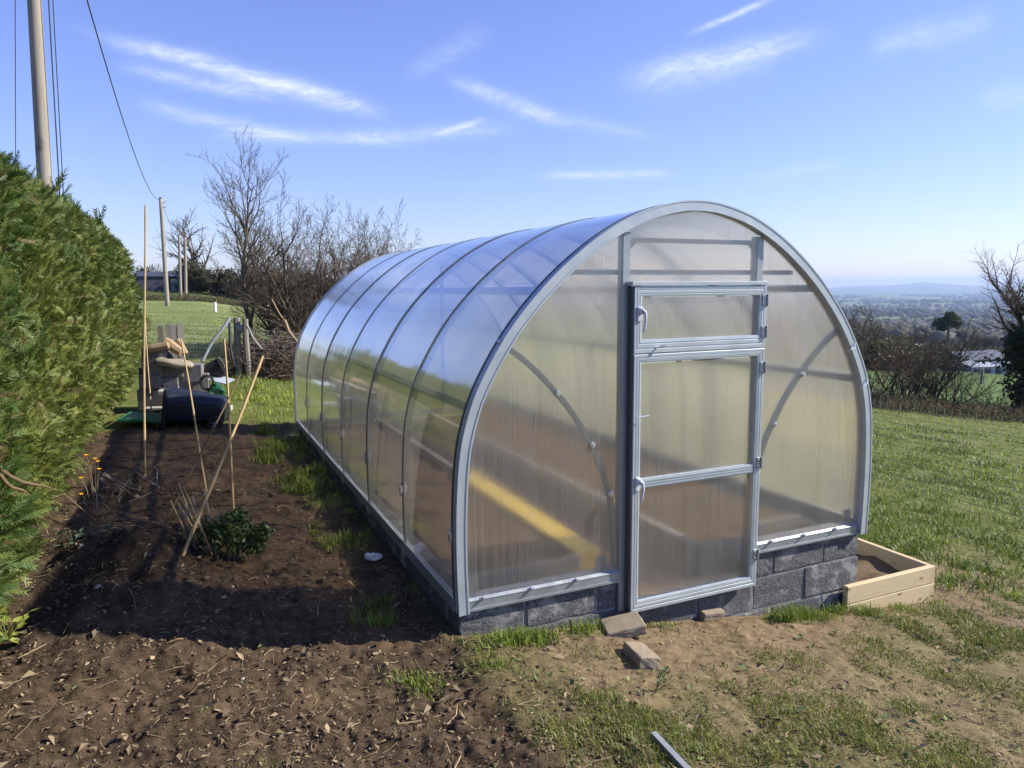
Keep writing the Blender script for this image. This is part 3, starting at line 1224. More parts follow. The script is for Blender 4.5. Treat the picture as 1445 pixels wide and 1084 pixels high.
inside_bed('soil_bed', 'dark soil bed with a timber edge along the right inside of the greenhouse', 1.72, 2.83, .30, 5.75, .03)
lb = inside_bed('soil_bed', 'brown soil bed with a timber edge coloured yellow as sunlit glow along the left inside of the greenhouse', .17, 1.0, .34, 5.75, .02)
for ch in lb.children:
    if ch.name.startswith('edge_board'):
        bpy.data.objects.remove(ch)
        break
MB().box(.965, 1.035, 2.302, 5.75, -.19, .05).build('edge_board', 'greywood', lb, .003)
MB().box(.965, 1.14, .34, 2.30, -.19, .03).build('edge_board', 'yellow', lb, .003)['label'] = 'timber edge board coloured yellow as sunlit glow'  # sunlit glow on the near board is put into its yellow

# ------------------------------------------------------------------ timber planter beside the plinth
PT = empty('planter_box', (BX, BY, 0), YAW)
tag(PT, 'low planter box of pale new boards filled with dark soil, right of the greenhouse', 'planter')
gx = [float(base_h(*xy(u, w_))) for u, w_ in ((3.2, -.05), (3.7, .1), (3.6, 1.4))]
zt = -.335
def slant_board(name, p0, p1, z0, z1, th, parent):
    d = np.array(p1) - np.array(p0)
    ln = np.linalg.norm(d)
    d = d / ln
    nrm = np.array([-d[1], d[0]])
    c = (np.array(p0) + np.array(p1)) / 2
    mb = MB().box(-ln / 2, ln / 2, -th / 2, th / 2, 0, z1 - z0)
    o = mb.build(name, 'timber', parent, .004)
    o.location = (c[0], c[1], z0)
    o.rotation_euler = (0, 0, math.atan2(d[1], d[0]))
    return o


PX0, PX1, PY0, PY1 = 2.83, 3.735, -.035, 1.45
for z0, z1 in ((-.64, -.484), (-.480, -.352)):
    slant_board('front_board', (PX0, PY0), (PX1, PY0), z0, z1, .042, PT)
    slant_board('side_board', (PX1 - .021, PY0 + .022), (PX1 - .021, PY1), z0, z1, .042, PT)
    slant_board('back_board', (3.0, PY1 - .023), (PX1 - .043, PY1 - .023), z0, z1, .042, PT)
slant_board('inner_block', (3.02, PY1 - .09), (3.34, PY1 - .09), -.60, -.41, .08, PT)
link('soil', soil_bed(3.0, PX1 - .043, PY0 + .022, PY1 - .045, -.46, 77), 'insoil', PT)

# ------------------------------------------------------------------ grass, clods and litter
def in_plinth(u, w):
    return (u > -.03) & (u < 3.03) & (w > -.03) & (w < 6.05)


def in_planter(u, w):
    return (u > 2.82) & (u < 3.76) & (w > -.07) & (w < 1.47)


def sample_view(n, r0, r1, a0=-40, a1=40, power=1.0):
    """ground points spread over the view, denser near the camera"""
    t = rng.random(n)
    r = r0 * (r1 / r0) ** (t ** power)
    a = np.radians(rng.uniform(a0, a1, n))
    return r * np.sin(a), r * np.cos(a)


def blades(x, y, z, hgt, wid, lean, col, flat=0.0):
    n = len(x)
    a = rng.uniform(0, 2 * np.pi, n)
    d = np.stack([np.cos(a), np.sin(a), np.zeros(n)], 1)
    s = np.stack([-np.sin(a), np.cos(a), np.zeros(n)], 1)
    b = np.stack([x, y, z - .004], 1)
    up = np.array([[0, 0, 1.]])
    ln = lean[:, None]
    m = b + up * (hgt * .6)[:, None] * (1 - ln * .35) + d * (hgt * .35)[:, None] * ln
    t = b + up * hgt[:, None] * (1 - ln * .65) + d * hgt[:, None] * ln
    w = wid[:, None]
    V = np.stack([b - s * w, b + s * w, m + s * w * .75, m - s * w * .75, t], 1).reshape(-1, 3)
    k = (np.arange(n) * 5)[:, None]
    Q = np.concatenate([k, k + 1, k + 2, k + 3], 1)
    T = np.concatenate([k + 3, k + 2, k + 4], 1)
    return V, Q, T, np.repeat(col, 5, 0)


def grass_cols(n, dry=.15):
    base = np.array([.075, .135, .016]) * (1 - rng.random((n, 1))) + np.array([.15, .215, .03]) * rng.random((n, 1))
    base = np.array([.095, .150, .015])[None] + rng.random((n, 1)) * np.array([.13, .14, .022])[None]
    dr = rng.random(n) < dry
    base[dr] = np.array([.26, .22, .10]) * rng.uniform(.6, 1.2, (dr.sum(), 1))
    return base


def build_grass():
    Vs, Qs, Ts, Cs = [], [], [], []
    k0 = 0

    def put(V, Q, T, Cc):
        nonlocal k0
        Vs.append(V)
        Qs.append(Q + k0)
        Ts.append(T + k0)
        Cs.append(Cc)
        k0 += len(V)
    # general cover
    for n, r0, r1, h0, h1, w0 in ((340000, 2.3, 7.5, .018, .048, .0021), (240000, 5.0, 15, .022, .060, .0034), (150000, 12, 34, .03, .075, .0065)):
        x, y = sample_view(n, r0, r1)
        u, w = uw(x, y)
        bed, dirt, lawn, st = masks(x, y)
        cl = fbm(x * 5, y * 5, 61, 3)
        keep = (rng.random(n) < lawn * (.40 + 1.0 * sstep(cl, .35, .62))) & ~in_plinth(u, w) & ~in_planter(u, w) & ~((u < -1.7) & (w < 16))
        if r1 > 20:
            keep &= ~((w > 15.5) & (u < 18))
        x, y, cl, st_, u, w = x[keep], y[keep], cl[keep], st[keep], u[keep], w[keep]
        m = len(x)
        hh = rng.uniform(h0, h1, m) * (.30 + 1.5 * sstep(cl, .3, .75)) * (1 + 1.1 * st_)
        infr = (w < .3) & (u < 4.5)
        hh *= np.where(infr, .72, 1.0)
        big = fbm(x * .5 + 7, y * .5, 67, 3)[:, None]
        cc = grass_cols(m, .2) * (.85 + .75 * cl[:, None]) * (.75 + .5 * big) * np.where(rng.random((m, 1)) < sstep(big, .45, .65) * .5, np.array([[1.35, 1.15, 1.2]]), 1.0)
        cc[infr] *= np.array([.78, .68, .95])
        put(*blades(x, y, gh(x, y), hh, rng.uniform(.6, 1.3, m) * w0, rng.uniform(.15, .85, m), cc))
    x, y = sample_view(40000, 17, 56, -31, -11)
    u, w = uw(x, y)
    keep = (w > 16.2) & (u < 14) & (rng.random(len(x)) < .25 + sstep(fbm(x * .35, y * 1.1, 63, 3), .4, .6))
    x, y = x[keep], y[keep]
    m = len(x)
    put(*blades(x, y, gh(x, y), rng.uniform(.03, .085, m), rng.uniform(.6, 1.3, m) * .011, rng.uniform(.2, .9, m), grass_cols(m, .35) * rng.uniform(.8, 1.3, (m, 1))))
    # tufts hugging the plinth, the planter and the strip by the left plate
    tufts = [(.22, -.10, .08, 260), (.36, -.12, .09, 330), (.44, -.10, .07, 200), (.10, -.16, .06, 120), (.72, -.07, .10, 220), (1.25, -.08, .05, 90), (2.2, -.12, .11, 380), (2.35, -.09, .12, 300), (2.5, -.13, .08, 160), (2.75, -.06, .10, 260),
             (2.95, -.12, .09, 260), (3.3, -.12, .06, 160), (3.66, -.13, .06, 120), (-.35, -.28, .05, 140), (-.3, -.36, .06, 120), (.05, -.35, .06, 160), (-1.05, -.75, .03, 40), (-.36, .35, .10, 150), (-.3, .6, .1, 120)]
    for (u0, w0, h, n) in tufts:
        n = int(n * 1.3)
        uu = u0 + rng.normal(0, .065, n)
        ww = w0 + rng.normal(0, .045, n)
        ok = ~in_plinth(uu, ww) & ~in_planter(uu, ww)
        x, y = xy(uu[ok], ww[ok])
        m = len(x)
        put(*blades(x, y, gh(x, y), rng.uniform(.4, 1.15, m) * h, rng.uniform(.6, 1.3, m) * .0024, rng.uniform(.1, .8, m), grass_cols(m, .08) * rng.uniform(.9, 1.35)))
    for (u0, w0) in [(-.38 + rng.normal(0, .06), w_ + rng.normal(0, .1)) for w_ in np.arange(1.2, 6.6, .12)]:
        if rng.random() > .10 + .06 * w0:
            continue
        n = 110
        uu, ww = u0 + rng.normal(0, .07, n), w0 + rng.normal(0, .07, n)
        ok = ~in_plinth(uu, ww)
        x, y = xy(uu[ok], ww[ok])
        m = len(x)
        put(*blades(x, y, gh(x, y), rng.uniform(.05, .14, m), rng.uniform(.6, 1.3, m) * .0032, rng.uniform(.1, .8, m), grass_cols(m, .06)))
    # coarse clumps on the lawn to the right
    for k in range(70):
        px, py = rng.uniform(1215, 1445), rng.uniform(596, 830)
        x0, y0, _ = hit(px, py)
        n = 70
        r0 = math.hypot(x0, y0)
        x, y = x0 + rng.normal(0, .10 + .006 * r0, n), y0 + rng.normal(0, .08 + .006 * r0, n)
        u, w = uw(x, y)
        ok = ~in_planter(u, w)
        x, y = x[ok], y[ok]
        m = len(x)
        put(*blades(x, y, gh(x, y), rng.uniform(.05, .13, m), np.full(m, .0025 + .0004 * r0), rng.uniform(.2, .9, m), grass_cols(m, .04) * .8))
    me = mesh_np('grass', np.concatenate(Vs), [np.concatenate(Qs), np.concatenate(Ts)], False, dict(col=np.concatenate(Cs)))
    tag(link('grass', me, 'leaf'), 'short patchy green grass over the lawn and trodden ground', 'grass', None, 'stuff')


build_grass()


def ico():
    bm = bmesh.new()
    bmesh.ops.create_icosphere(bm, subdivisions=1, radius=1)
    V = np.array([v.co[:] for v in bm.verts])
    Fc = np.array([[v.index for v in f.verts] for f in bm.faces])
    bm.free()
    return V, Fc


ICO_V, ICO_F = ico()


def lumps(x, y, z, s, flat, col, jit=.28):
    n = len(x)
    k = len(ICO_V)
    V = ICO_V[None] * (1 + (rng.random((n, k, 1)) - .5) * 2 * jit)
    V = V * (s[:, None, None] * np.stack([rng.uniform(.7, 1.4, n), rng.uniform(.7, 1.4, n), rng.uniform(.5, 1.0, n) * flat], 1)[:, None, :])
    a = rng.uniform(0, 6.28, n)
    c, sn = np.cos(a)[:, None], np.sin(a)[:, None]
    V = np.stack([V[..., 0] * c - V[..., 1] * sn, V[..., 0] * sn + V[..., 1] * c, V[..., 2]], -1)
    V += np.stack([x, y, z], 1)[:, None]
    Fc = (ICO_F[None] + (np.arange(n) * k)[:, None, None]).reshape(-1, 3)
    return V.reshape(-1, 3), Fc, np.repeat(col, k, 0)


def build_clods():
    x, y = sample_view(30000, 2.3, 11.0, -40, 38)
    bed, dirt, lawn, st = masks(x, y)
    u, w = uw(x, y)
    keep = (rng.random(len(x)) < bed * .8 + dirt * .30) & ~in_plinth(u, w) & (u > -2.6)
    x, y, bed = x[keep], y[keep], bed[keep]
    n = len(x)
    r = np.hypot(x, y)
    s = rng.lognormal(-5.85, .62, n) * (1 + .06 * r)
    s = np.minimum(s, .028 + .002 * r) * np.where(bed > .5, 1, .5)
    t = rng.random((n, 1))
    col = np.array([.042, .028, .017]) * (1 - t) + np.array([.13, .09, .055]) * t
    col[bed <= .5] *= 1.7
    pale = rng.random(n) < .02
    col[pale] = np.array([.30, .26, .21]) * rng.uniform(.6, 1.3, (pale.sum(), 1))
    V, Fc, Cc = lumps(x, y, gh(x, y) + s * .1, s, .75, col, .45)
    me = mesh_np('soil_clods', V, Fc, False, dict(col=Cc))
    tag(link('soil_clods', me, 'matte'), 'crumbly brown soil clods scattered over the bare bed', 'soil', None, 'stuff')


build_clods()


def build_litter():
    """straw, twigs and dead leaf scraps on the bare ground"""
    Vs, Fs, Cs = [], [], []
    k0 = 0
    # stalks
    x, y = sample_view(13000, 2.3, 10.5, -40, 38, .9)
    bed, dirt, lawn, st = masks(x, y)
    u, w = uw(x, y)
    dens = .25 * bed + .10 * dirt + .12 * lawn * (w < .2)
    dens = dens * (1 + 2.2 * sstep(fbm(x * 1.5, y * 1.5, 71, 3), .45, .62)) + 1.1 * np.exp(-(((u + 1.65) / .5) ** 2 + ((w - 1.8) / 1.0) ** 2))
    keep = (rng.random(len(x)) < dens) & ~in_plinth(u, w) & ~in_planter(u, w) & (u > -2.5)
    x, y = x[keep], y[keep]
    n = len(x)
    ln = np.minimum(rng.lognormal(-3.6, .7, n), .22)
    a = rng.uniform(0, 6.28, n)
    dz = rng.normal(0, .14, n)
    P0 = np.stack([x, y, gh(x, y) + .006], 1)
    D = np.stack([np.cos(a), np.sin(a), dz], 1) * ln[:, None]
    E1 = P0 + D
    E1[:, 2] = np.maximum(E1[:, 2], gh(E1[:, 0], E1[:, 1]) + .004)
    M = (P0 + E1) / 2 + rng.normal(0, .09, (n, 3)) * ln[:, None]
    M[:, 2] = np.maximum(M[:, 2], gh(M[:, 0], M[:, 1]) + .004)
    rd = rng.uniform(.0011, .0028, n) * (1 + ln * 3)
    V1, F1 = frusta(P0, M, rd, rd * .9, 3)
    V2, F2 = frusta(M, E1, rd * .9, rd * .5, 3)
    t = rng.random((n, 1)) ** 1.3
    col = np.array([.07, .045, .028]) * (1 - t) + np.array([.44, .33, .19]) * t
    Vs += [V1, V2]
    Fs += [F1, F2 + len(V1)]
    k0 = len(V1) + len(V2)
    Cs += [np.repeat(col, 6, 0), np.repeat(col, 6, 0)]
    quads = np.concatenate(Fs)
    # leaf scraps: bent quads
    x, y = sample_view(30000, 2.3, 8, -40, 40, .9)
    bed, dirt, lawn, st = masks(x, y)
    u, w = uw(x, y)
    keep = (rng.random(len(x)) < .50 * bed + .30 * dirt + .75 * lawn * (w < .1)) & ~in_plinth(u, w) & ~in_planter(u, w) & (u > -2.5)
    x, y, lw, uu = x[keep], y[keep], lawn[keep], u[keep]
    n = len(x)
    s = np.minimum(rng.lognormal(-5.1, .6, n), .03)
    a = rng.uniform(0, 6.28, n)
    d = np.stack([np.cos(a), np.sin(a), rng.normal(0, .35, n)], 1)
    e = np.stack([-np.sin(a), np.cos(a), rng.normal(0, .35, n)], 1)
    c = np.stack([x, y, gh(x, y) + s * .35 + .004], 1)
    S = s[:, None]
    fold = np.array([[0, 0, 1.]]) * S * rng.uniform(0, .5, (n, 1))
    V = np.stack([c - d * S, c - d * S * .3 + e * S * .5 + fold, c + d * S * 1.1, c - d * S * .3 - e * S * .5 + fold, ], 1).reshape(-1, 3)
    k = k0 + (np.arange(n) * 4)[:, None]
    T = np.concatenate([np.concatenate([k, k + 1, k + 2], 1), np.concatenate([k, k + 2, k + 3], 1)])
    green = rng.random(n) < np.where(uu > 0, .55, .03)
    col = np.array([.20, .15, .09])[None] * rng.uniform(.35, 1.6, (n, 1))
    col[green] = np.array([.13, .16, .06]) * rng.uniform(.5, 1.6, (green.sum(), 1))
    Vs.append(V)
    Cs.append(np.repeat(col, 4, 0))
    me = mesh_np('plant_litter', np.concatenate(Vs), [quads, T], False, dict(col=np.concatenate(Cs)))
    tag(link('plant_litter', me, 'matte'), 'dry stalks and dead leaf scraps strewn over the soil', 'plant litter', None, 'stuff')


build_litter()


# ------------------------------------------------------------------ conifer hedge
def spray_template(seed):
    """flat fern-like conifer spray along +x, unit length"""
    r = np.random.default_rng(seed)
    V, T = [], []

    def leaf(p, d, ln, wd):
        n = np.array([-d[1], d[0], 0])
        k = len(V)
        tip = p + d * ln
        V.extend([p - n * wd * .5, p + n * wd * .5, tip + np.array([0, 0, -.10 * ln])])
        T.append((k, k + 1, k + 2))
    leaf(np.array([0, 0, 0.]), np.array([1., 0, 0]), 1.0, .06)
    for i, t in enumerate(np.linspace(.10, .86, 6)):
        for sg in (-1, 1):
            a = sg * R(33 + r.uniform(-12, 10))
            d = np.array([math.cos(a), math.sin(a), r.uniform(-.25, .25)])
            ln = (.50 * (1 - t * .60)) * r.uniform(.65, 1.25)
            leaf(np.array([t, 0, -.08 * t * t]), d, ln, .085)
    return np.array(V), np.array(T)


def place_templates(tmpl, P, D, UP, S, col, tipcol=None):
    """copies of a template at P, x-axis D, roughly UP, scale S"""
    V0, T0 = tmpl
    n, k = len(P), len(V0)
    D = D / np.linalg.norm(D, axis=1, keepdims=True)
    Y = np.cross(UP, D)
    Y /= np.linalg.norm(Y, axis=1, keepdims=True) + 1e-9
    Z = np.cross(D, Y)
    V = P[:, None] + S[:, None, None] * (V0[None, :, 0:1] * D[:, None] + V0[None, :, 1:2] * Y[:, None] + V0[None, :, 2:3] * Z[:, None])
    T = (T0[None] + (np.arange(n) * k)[:, None, None]).reshape(-1, 3)
    if tipcol is None:
        Cc = np.repeat(col, k, 0)
    else:
        t = np.clip(V0[:, 0], 0, 1)[None, :, None] ** 1.6
        Cc = (col[:, None] * (1 - t) + tipcol[:, None] * t).reshape(-1, 3)
    return V.reshape(-1, 3), T, Cc


HEDGE_END = 15.5


def hedge_face(w, z):
    """u of the hedge's face at station w and height z above the ground"""
    b = -2.36 - .003 * np.clip(w - 3, 0, 14)
    lump = (fbm(w * .9 + 4, z * .9, 81, 3) - .5) * .22 + (fbm(w * 3.0, z * 2.2, 83, 2) - .5) * .16
    bat = .15 * np.cos(np.clip(z / 2.9, 0, 1) * 1.57) * sstep(z, .0, .45) - .16 * sstep(-z, -.35, .0)
    shoulder = -.34 * sstep(z, 2.35, 3.0) ** 1.5
    return b + lump + bat + shoulder


def hedge_top(w):
    return 2.86 + .10 * (fbm(w * .8, w * 0 + 1, 87, 3) - .5) * 2 + .01 * w


def build_hedge():
    H = empty('conifer_hedge', (*xy(-2.9, 6.5), ghs(*xy(-2.9, 6.5))))
    tag(H, 'tall clipped green conifer hedge running along the left of the soil bed', 'hedge')
    inv = Matrix.Translation(H.location).inverted()
    off = np.array(H.location)
    # solid dark core added well behind the face to stop light showing through
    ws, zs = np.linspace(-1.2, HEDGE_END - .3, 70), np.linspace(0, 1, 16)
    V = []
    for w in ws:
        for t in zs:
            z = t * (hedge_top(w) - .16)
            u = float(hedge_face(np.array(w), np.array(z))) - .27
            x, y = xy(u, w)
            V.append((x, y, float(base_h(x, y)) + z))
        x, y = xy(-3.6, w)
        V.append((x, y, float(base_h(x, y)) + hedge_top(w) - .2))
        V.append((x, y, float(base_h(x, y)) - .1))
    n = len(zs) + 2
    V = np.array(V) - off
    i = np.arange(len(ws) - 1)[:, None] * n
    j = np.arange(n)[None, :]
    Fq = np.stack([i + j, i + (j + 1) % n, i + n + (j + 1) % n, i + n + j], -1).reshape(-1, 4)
    me = mesh_np('light_stop_core', V, Fq, True, dict(col=np.tile(np.array([[.022, .021, .010]]), (len(V), 1))))
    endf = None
    link('light_stop_core', me, 'matte', H)
    for w in np.arange(.2, HEDGE_END, .75):
        x, y = xy(-2.75, w)
        zz = float(base_h(x, y))
        MB().tube([np.array((x, y, zz - .1)) - off, np.array((x + .02, y, zz + 1.2)) - off, np.array((x, y + .02, zz + 2.5)) - off], [.05, .04, .02], 6).build('stem', 'bark', H)
    # sprays on face, top and far end
    Vs, Ts, Cs = [], [], []
    k0 = 0
    tm = [spray_template(s) for s in range(4)]
    nf, nt, ne = 60000, 7000, 2000
    wv = np.concatenate([-1.0 + (HEDGE_END + 1.0) * rng.random(nf) ** 1.45, -1.0 + (HEDGE_END + 1.0) * rng.random(nt) ** 1.3, HEDGE_END - rng.random(ne) * .3])
    zt = np.concatenate([rng.random(nf), np.ones(nt), rng.random(ne)])
    z = zt * hedge_top(wv)
    # boughs: sprays gather round common centres that stand out or lie back
    nc = 4200
    cw = -1.0 + (HEDGE_END + 1.0) * rng.random(nc) ** 1.45
    cz = rng.random(nc) * hedge_top(cw)
    cu = rng.normal(-.06, .075, nc)
    cdir = np.stack([rng.normal(0, .45, nc), rng.normal(.55, .5, nc)], 1)
    cshade = rng.normal(0, .5, nc)
    ci = rng.integers(0, nc, nf)
    wv[:nf] = cw[ci] + rng.normal(0, .065, nf) * (1 + .03 * np.clip(cw[ci], 0, 20))
    z[:nf] = np.clip(cz[ci] + rng.normal(0, .085, nf), .0, hedge_top(wv[:nf]))
    zt[:nf] = z[:nf] / hedge_top(wv[:nf])
    u = hedge_face(wv, z)
    u[:nf] += cu[ci] - rng.random(nf) ** 1.5 * .12
    u[nf:nf + nt] = hedge_face(wv[nf:nf + nt], z[nf:nf + nt]) - rng.random(nt) * .8
    z[nf:nf + nt] -= rng.random(nt) * .10 - .02
    u[nf + nt:] -= rng.random(ne) * 1.2
    x, y = xy(u, wv)
    P = np.stack([x, y, base_h(x, y) + z], 1)
    out = np.array([E_[0], E_[1], 0])
    nn = len(P)
    D = out[None] * rng.uniform(.25, 1.0, (nn, 1)) + np.array([[0, 0, 1.]]) * rng.normal(.25, .55, (nn, 1)) + np.array([[N_[0], N_[1], 0]]) * rng.normal(0, .6, (nn, 1))
    D[:nf] = out[None] * rng.uniform(.3, 1.0, (nf, 1)) + np.array([[0, 0, 1.]]) * (cdir[ci, 1:2] + rng.normal(0, .3, (nf, 1))) + np.array([[N_[0], N_[1], 0]]) * (cdir[ci, 0:1] + rng.normal(0, .3, (nf, 1)))
    D[nf:nf + nt] += np.array([[0, 0, 1.0]])
    low = np.exp(-(z / .55) ** 2)[:, None]
    D += low * np.array([[0, 0, -.9]]) + low * out[None] * .4
    UP = rand_unit(nn) + out[None] * .6
    S = rng.uniform(.055, .125, nn) * (1 + .035 * np.clip(wv, 0, 20)) * (1 + .25 * low[:, 0])
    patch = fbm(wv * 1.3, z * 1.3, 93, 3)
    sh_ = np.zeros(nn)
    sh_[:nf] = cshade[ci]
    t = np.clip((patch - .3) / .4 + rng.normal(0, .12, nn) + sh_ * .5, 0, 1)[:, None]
    col = np.array([.042, .084, .016]) * (1 - t) + np.array([.155, .178, .036]) * t  # wide dark-to-light range paints deeper shadows and highlights into the sprays
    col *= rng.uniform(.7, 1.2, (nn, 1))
    brown = rng.random(nn) < .07 + .13 * sstep(zt, .75, 1.0)
    col[brown] = np.array([.15, .105, .04]) * rng.uniform(.6, 1.2, (brown.sum(), 1))
    tip = col * 1.15 + np.array([.040, .045, .010]) * rng.uniform(.3, 1.5, (nn, 1))
    idx = rng.integers(0, 4, nn)
    for q in range(4):
        m = idx == q
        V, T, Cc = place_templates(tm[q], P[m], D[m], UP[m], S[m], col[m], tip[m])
        Vs.append(V - off)
        Ts.append(T + k0)
        Cs.append(Cc)
        k0 += len(V)
    # a few long shoots that escaped the shears
    for (px, py, w0, ln) in ((40, 215, 3.5, .28), (110, 265, 7.2, .34), (92, 250, 6.0, .2), (165, 318, 11, .3), (128, 285, 8.5, .25), (20, 205, 3.0, .2)):
        w0 += rng.normal(0, .1)
        u0 = -2.75 + .03 * max(0, w0 - 3)
        x, y = xy(u0, w0)
        p = np.array([[x, y, float(base_h(x, y)) + hedge_top(w0) - .06]])
        for k in range(5):
            d = np.array([[.25 + rng.normal(0, .35), rng.normal(0, .35), 1.0]])
            V, T, Cc = place_templates(tm[k % 4], p + rng.normal(0, .03, (1, 3)), d, rand_unit(1), np.array([ln * rng.uniform(.7, 1.3)]), np.array([[.06, .10, .02]]), np.array([[.12, .16, .04]]))
            Vs.append(V - off)
            Ts.append(T + k0)
            Cs.append(Cc)
            k0 += len(V)
    me = mesh_np('foliage', np.concatenate(Vs), np.concatenate(Ts), False, dict(col=np.concatenate(Cs)))
    link('foliage', me, 'leaf', H)
    # bare dead branches low on the near face
    for (px, py, qx, qy, w0) in ((0, 662, 80, 697, 1.75), (0, 670, 40, 702, 1.6)):
        pts = []
        for t_ in np.linspace(0, 1, 6):
            ppx, ppy = px + (qx - px) * t_, py + (qy - py) * t_ + 5 * math.sin(t_ * 5)
            d = ray(ppx, ppy)
            base = np.array([BX, BY]) + E_ * (-1.98 + .05 * t_)
            k = (base @ E_) / (d[:2] @ E_)
            pts.append(np.array([d[0] * k, d[1] * k, d[2] * k + CAMZ]) - off)
        MB().tube(pts, [.009, .008, .007, .006, .005, .003], 6).build('dead_branch', 'canedark', H)
    return H


build_hedge()


# ------------------------------------------------------------------ bare trees
def grow(seed, height, spec, r0=.12, lean=(0, 0, 0), multi=1, spread=.3, clear=.25, up=.10, rmin=.0022):
    """skeleton of a leafless tree: list of segments (p0,p1,r0,r1,level)
    spec: per level (children, length ratio, angle deg, segments)"""
    r = np.random.default_rng(seed)
    segs = []
    stack = []
    for m in range(multi):
        a = r.uniform(0, 6.28)
        d = np.array([math.cos(a) * spread * (multi > 1), math.sin(a) * spread * (multi > 1), 1.0]) + np.array(lean)
        o = np.array([math.cos(a), math.sin(a), 0]) * (r0 * 1.5 if multi > 1 else 0)
        stack.append((o + np.array([0, 0, -.15]), d / np.linalg.norm(d), height * r.uniform(.8, 1.0) if multi > 1 else height, r0 * (r.uniform(.6, 1) if multi > 1 else 1), 0))
    while stack:
        p, d, ln, rad, lv = stack.pop()
        nc, ratio, ang, ns = spec[lv]
        step = ln / ns
        pts = [p]
        dirs = []
        rads = [rad]
        for i in range(ns):
            d = d + r.normal(0, .13 + .05 * lv, 3) + np.array([0, 0, up * (1 if lv else .3)])
            d /= np.linalg.norm(d)
            p = p + d * step
            pts.append(p)
            dirs.append(d)
            rads.append(max(rad * (1 - .85 * (i + 1) / ns), rmin))
        for i in range(ns):
            segs.append((pts[i], pts[i + 1], rads[i], rads[i + 1], lv))
        if lv + 1 < len(spec):
            for c in range(nc):
                t = (clear if lv == 0 else .15) + (1 - (clear if lv == 0 else .15)) * (c + r.random()) / nc
                t = min(t, .97)
                f = t * ns
                i = min(int(f), ns - 1)
                q = pts[i] + (pts[i + 1] - pts[i]) * (f - i)
                dd = dirs[i]
                ax = np.cross(dd, r.normal(size=3))
                ax /= np.linalg.norm(ax) + 1e-9
                an = R(ang * r.uniform(.6, 1.35))
                nd = dd * math.cos(an) + ax * math.sin(an)
                if nd[2] < -.15:
                    nd[2] *= -.3
                stack.append((q, nd, ln * ratio * r.uniform(.65, 1.2) * (1.15 - .55 * t), rads[i] * .62, lv + 1))
    return segs


def tree_meshes(segs, split):
    """trunk mesh (levels < split) and crown of twigs mesh"""
    out = []
    for lo, hi, k in ((0, split, 6), (split, 99, 3)):
        s = [q for q in segs if lo <= q[4] < hi]
        if not s:
            out.append(None)
            continue
        V, Fq = frusta([q[0] for q in s], [q[1] for q in s], [q[2] for q in s], [q[3] for q in s], k)
        out.append(mesh_np('twigs' if lo else 'trunk', V, Fq, True))
    return out


def put_tree(name, label, loc, meshes, group=None, rz=0.0, sc=1.0, cat='tree', mat='bark', twig='bark'):
    e = empty(name, loc, rz)
    e.scale = (sc, sc, sc) if np.isscalar(sc) else sc
    tag(e, label, cat, group)
    if meshes[0]:
        link('trunk', meshes[0], mat, e)
    if meshes[1]:
        link('crown', meshes[1], twig, e)
    return e


def m_twigdark(g):
    n = g.noise(g.pos(), 6, 3, .6)
    return pbr(g, g.mix(n, (.06, .046, .034), (.16, .125, .095)), .9, 0, None, .2)


material('twig', m_twigdark)
material('twigred', lambda g: pbr(g, g.mix(g.noise(g.pos(), 5, 3, .6), (.055, .038, .028), (.13, .09, .062)), .9, 0, None, .2))

# twin-stemmed tree and the thorn bushes behind the fence
def loc_at(px, dist):
    p = at_dist(px, 500, dist)
    return (p[0], p[1], ghs(p[0], p[1]))


t1 = tree_meshes(grow(5, 4.9, [(16, .55, 36, 9), (9, .46, 38, 6), (6, .46, 38, 4), (3, .5, 34, 3)], .085, lean=(-.10, 0, 0), clear=.28, up=.14, rmin=.004), 2)
put_tree('bare_tree', 'slim leafless tree standing highest behind the fence post', loc_at(363, 22), t1, None, R(40))
t1b = tree_meshes(grow(15, 4.3, [(12, .5, 40, 8), (8, .46, 38, 5), (6, .45, 36, 4)], .07, lean=(-.04, .1, 0), clear=.3, up=.12), 2)
put_tree('bare_tree', 'thin leafless stem leaning just left of the slim tree', loc_at(349, 22), t1b, None, R(100))
b1 = tree_meshes(grow(21, 4.6, [(9, .52, 38, 8), (8, .45, 42, 5), (6, .5, 40, 4), (3, .5, 38, 2)], .075, multi=6, spread=.38, clear=.12, rmin=.004), 1)
put_tree('thorn_bush', 'dense leafless thorn bush left of the greenhouse roof', loc_at(432, 20.5), b1, 'bare bushes behind the greenhouse', 0, (1.0, 1.0, .88), 'bush', 'twig', 'twig')
put_tree('thorn_bush', 'leafless thorn bush rising just above the far end of the greenhouse roof', loc_at(492, 23), b1, 'bare bushes behind the greenhouse', 2.1, (1, 1, .92), 'bush', 'twig', 'twig')
put_tree('thorn_bush', 'low leafless bush with open twigs, rightmost above the greenhouse roof', loc_at(545, 25), b1, 'bare bushes behind the greenhouse', 4.0, (.8, .8, .98), 'bush', 'twig', 'twig')
put_tree('thorn_bush', 'low dark thorn bush between the slim tree and the dense bush', loc_at(405, 23), b1, 'bare bushes behind the greenhouse', 5.1, (.8, .8, .66), 'bush', 'twig', 'twig')

put_tree('thorn_bush', 'second dense leafless bush tight behind the first by the roof', loc_at(446, 21), b1, 'bare bushes behind the greenhouse', 1.9, (1.0, 1.0, .8), 'bush', 'twig', 'twig')
put_tree('thorn_bush', 'low thick brown bush at the left foot of the far greenhouse end', loc_at(420, 21.5), b1, 'bare bushes behind the greenhouse', .7, (1.1, 1.1, .5), 'bush', 'twig', 'twig')
put_tree('thorn_bush', 'low thick brown bush half hidden behind the far roof curve', loc_at(458, 22), b1, 'bare bushes behind the greenhouse', 3.3, (1.1, 1.1, .62), 'bush', 'twig', 'twig')

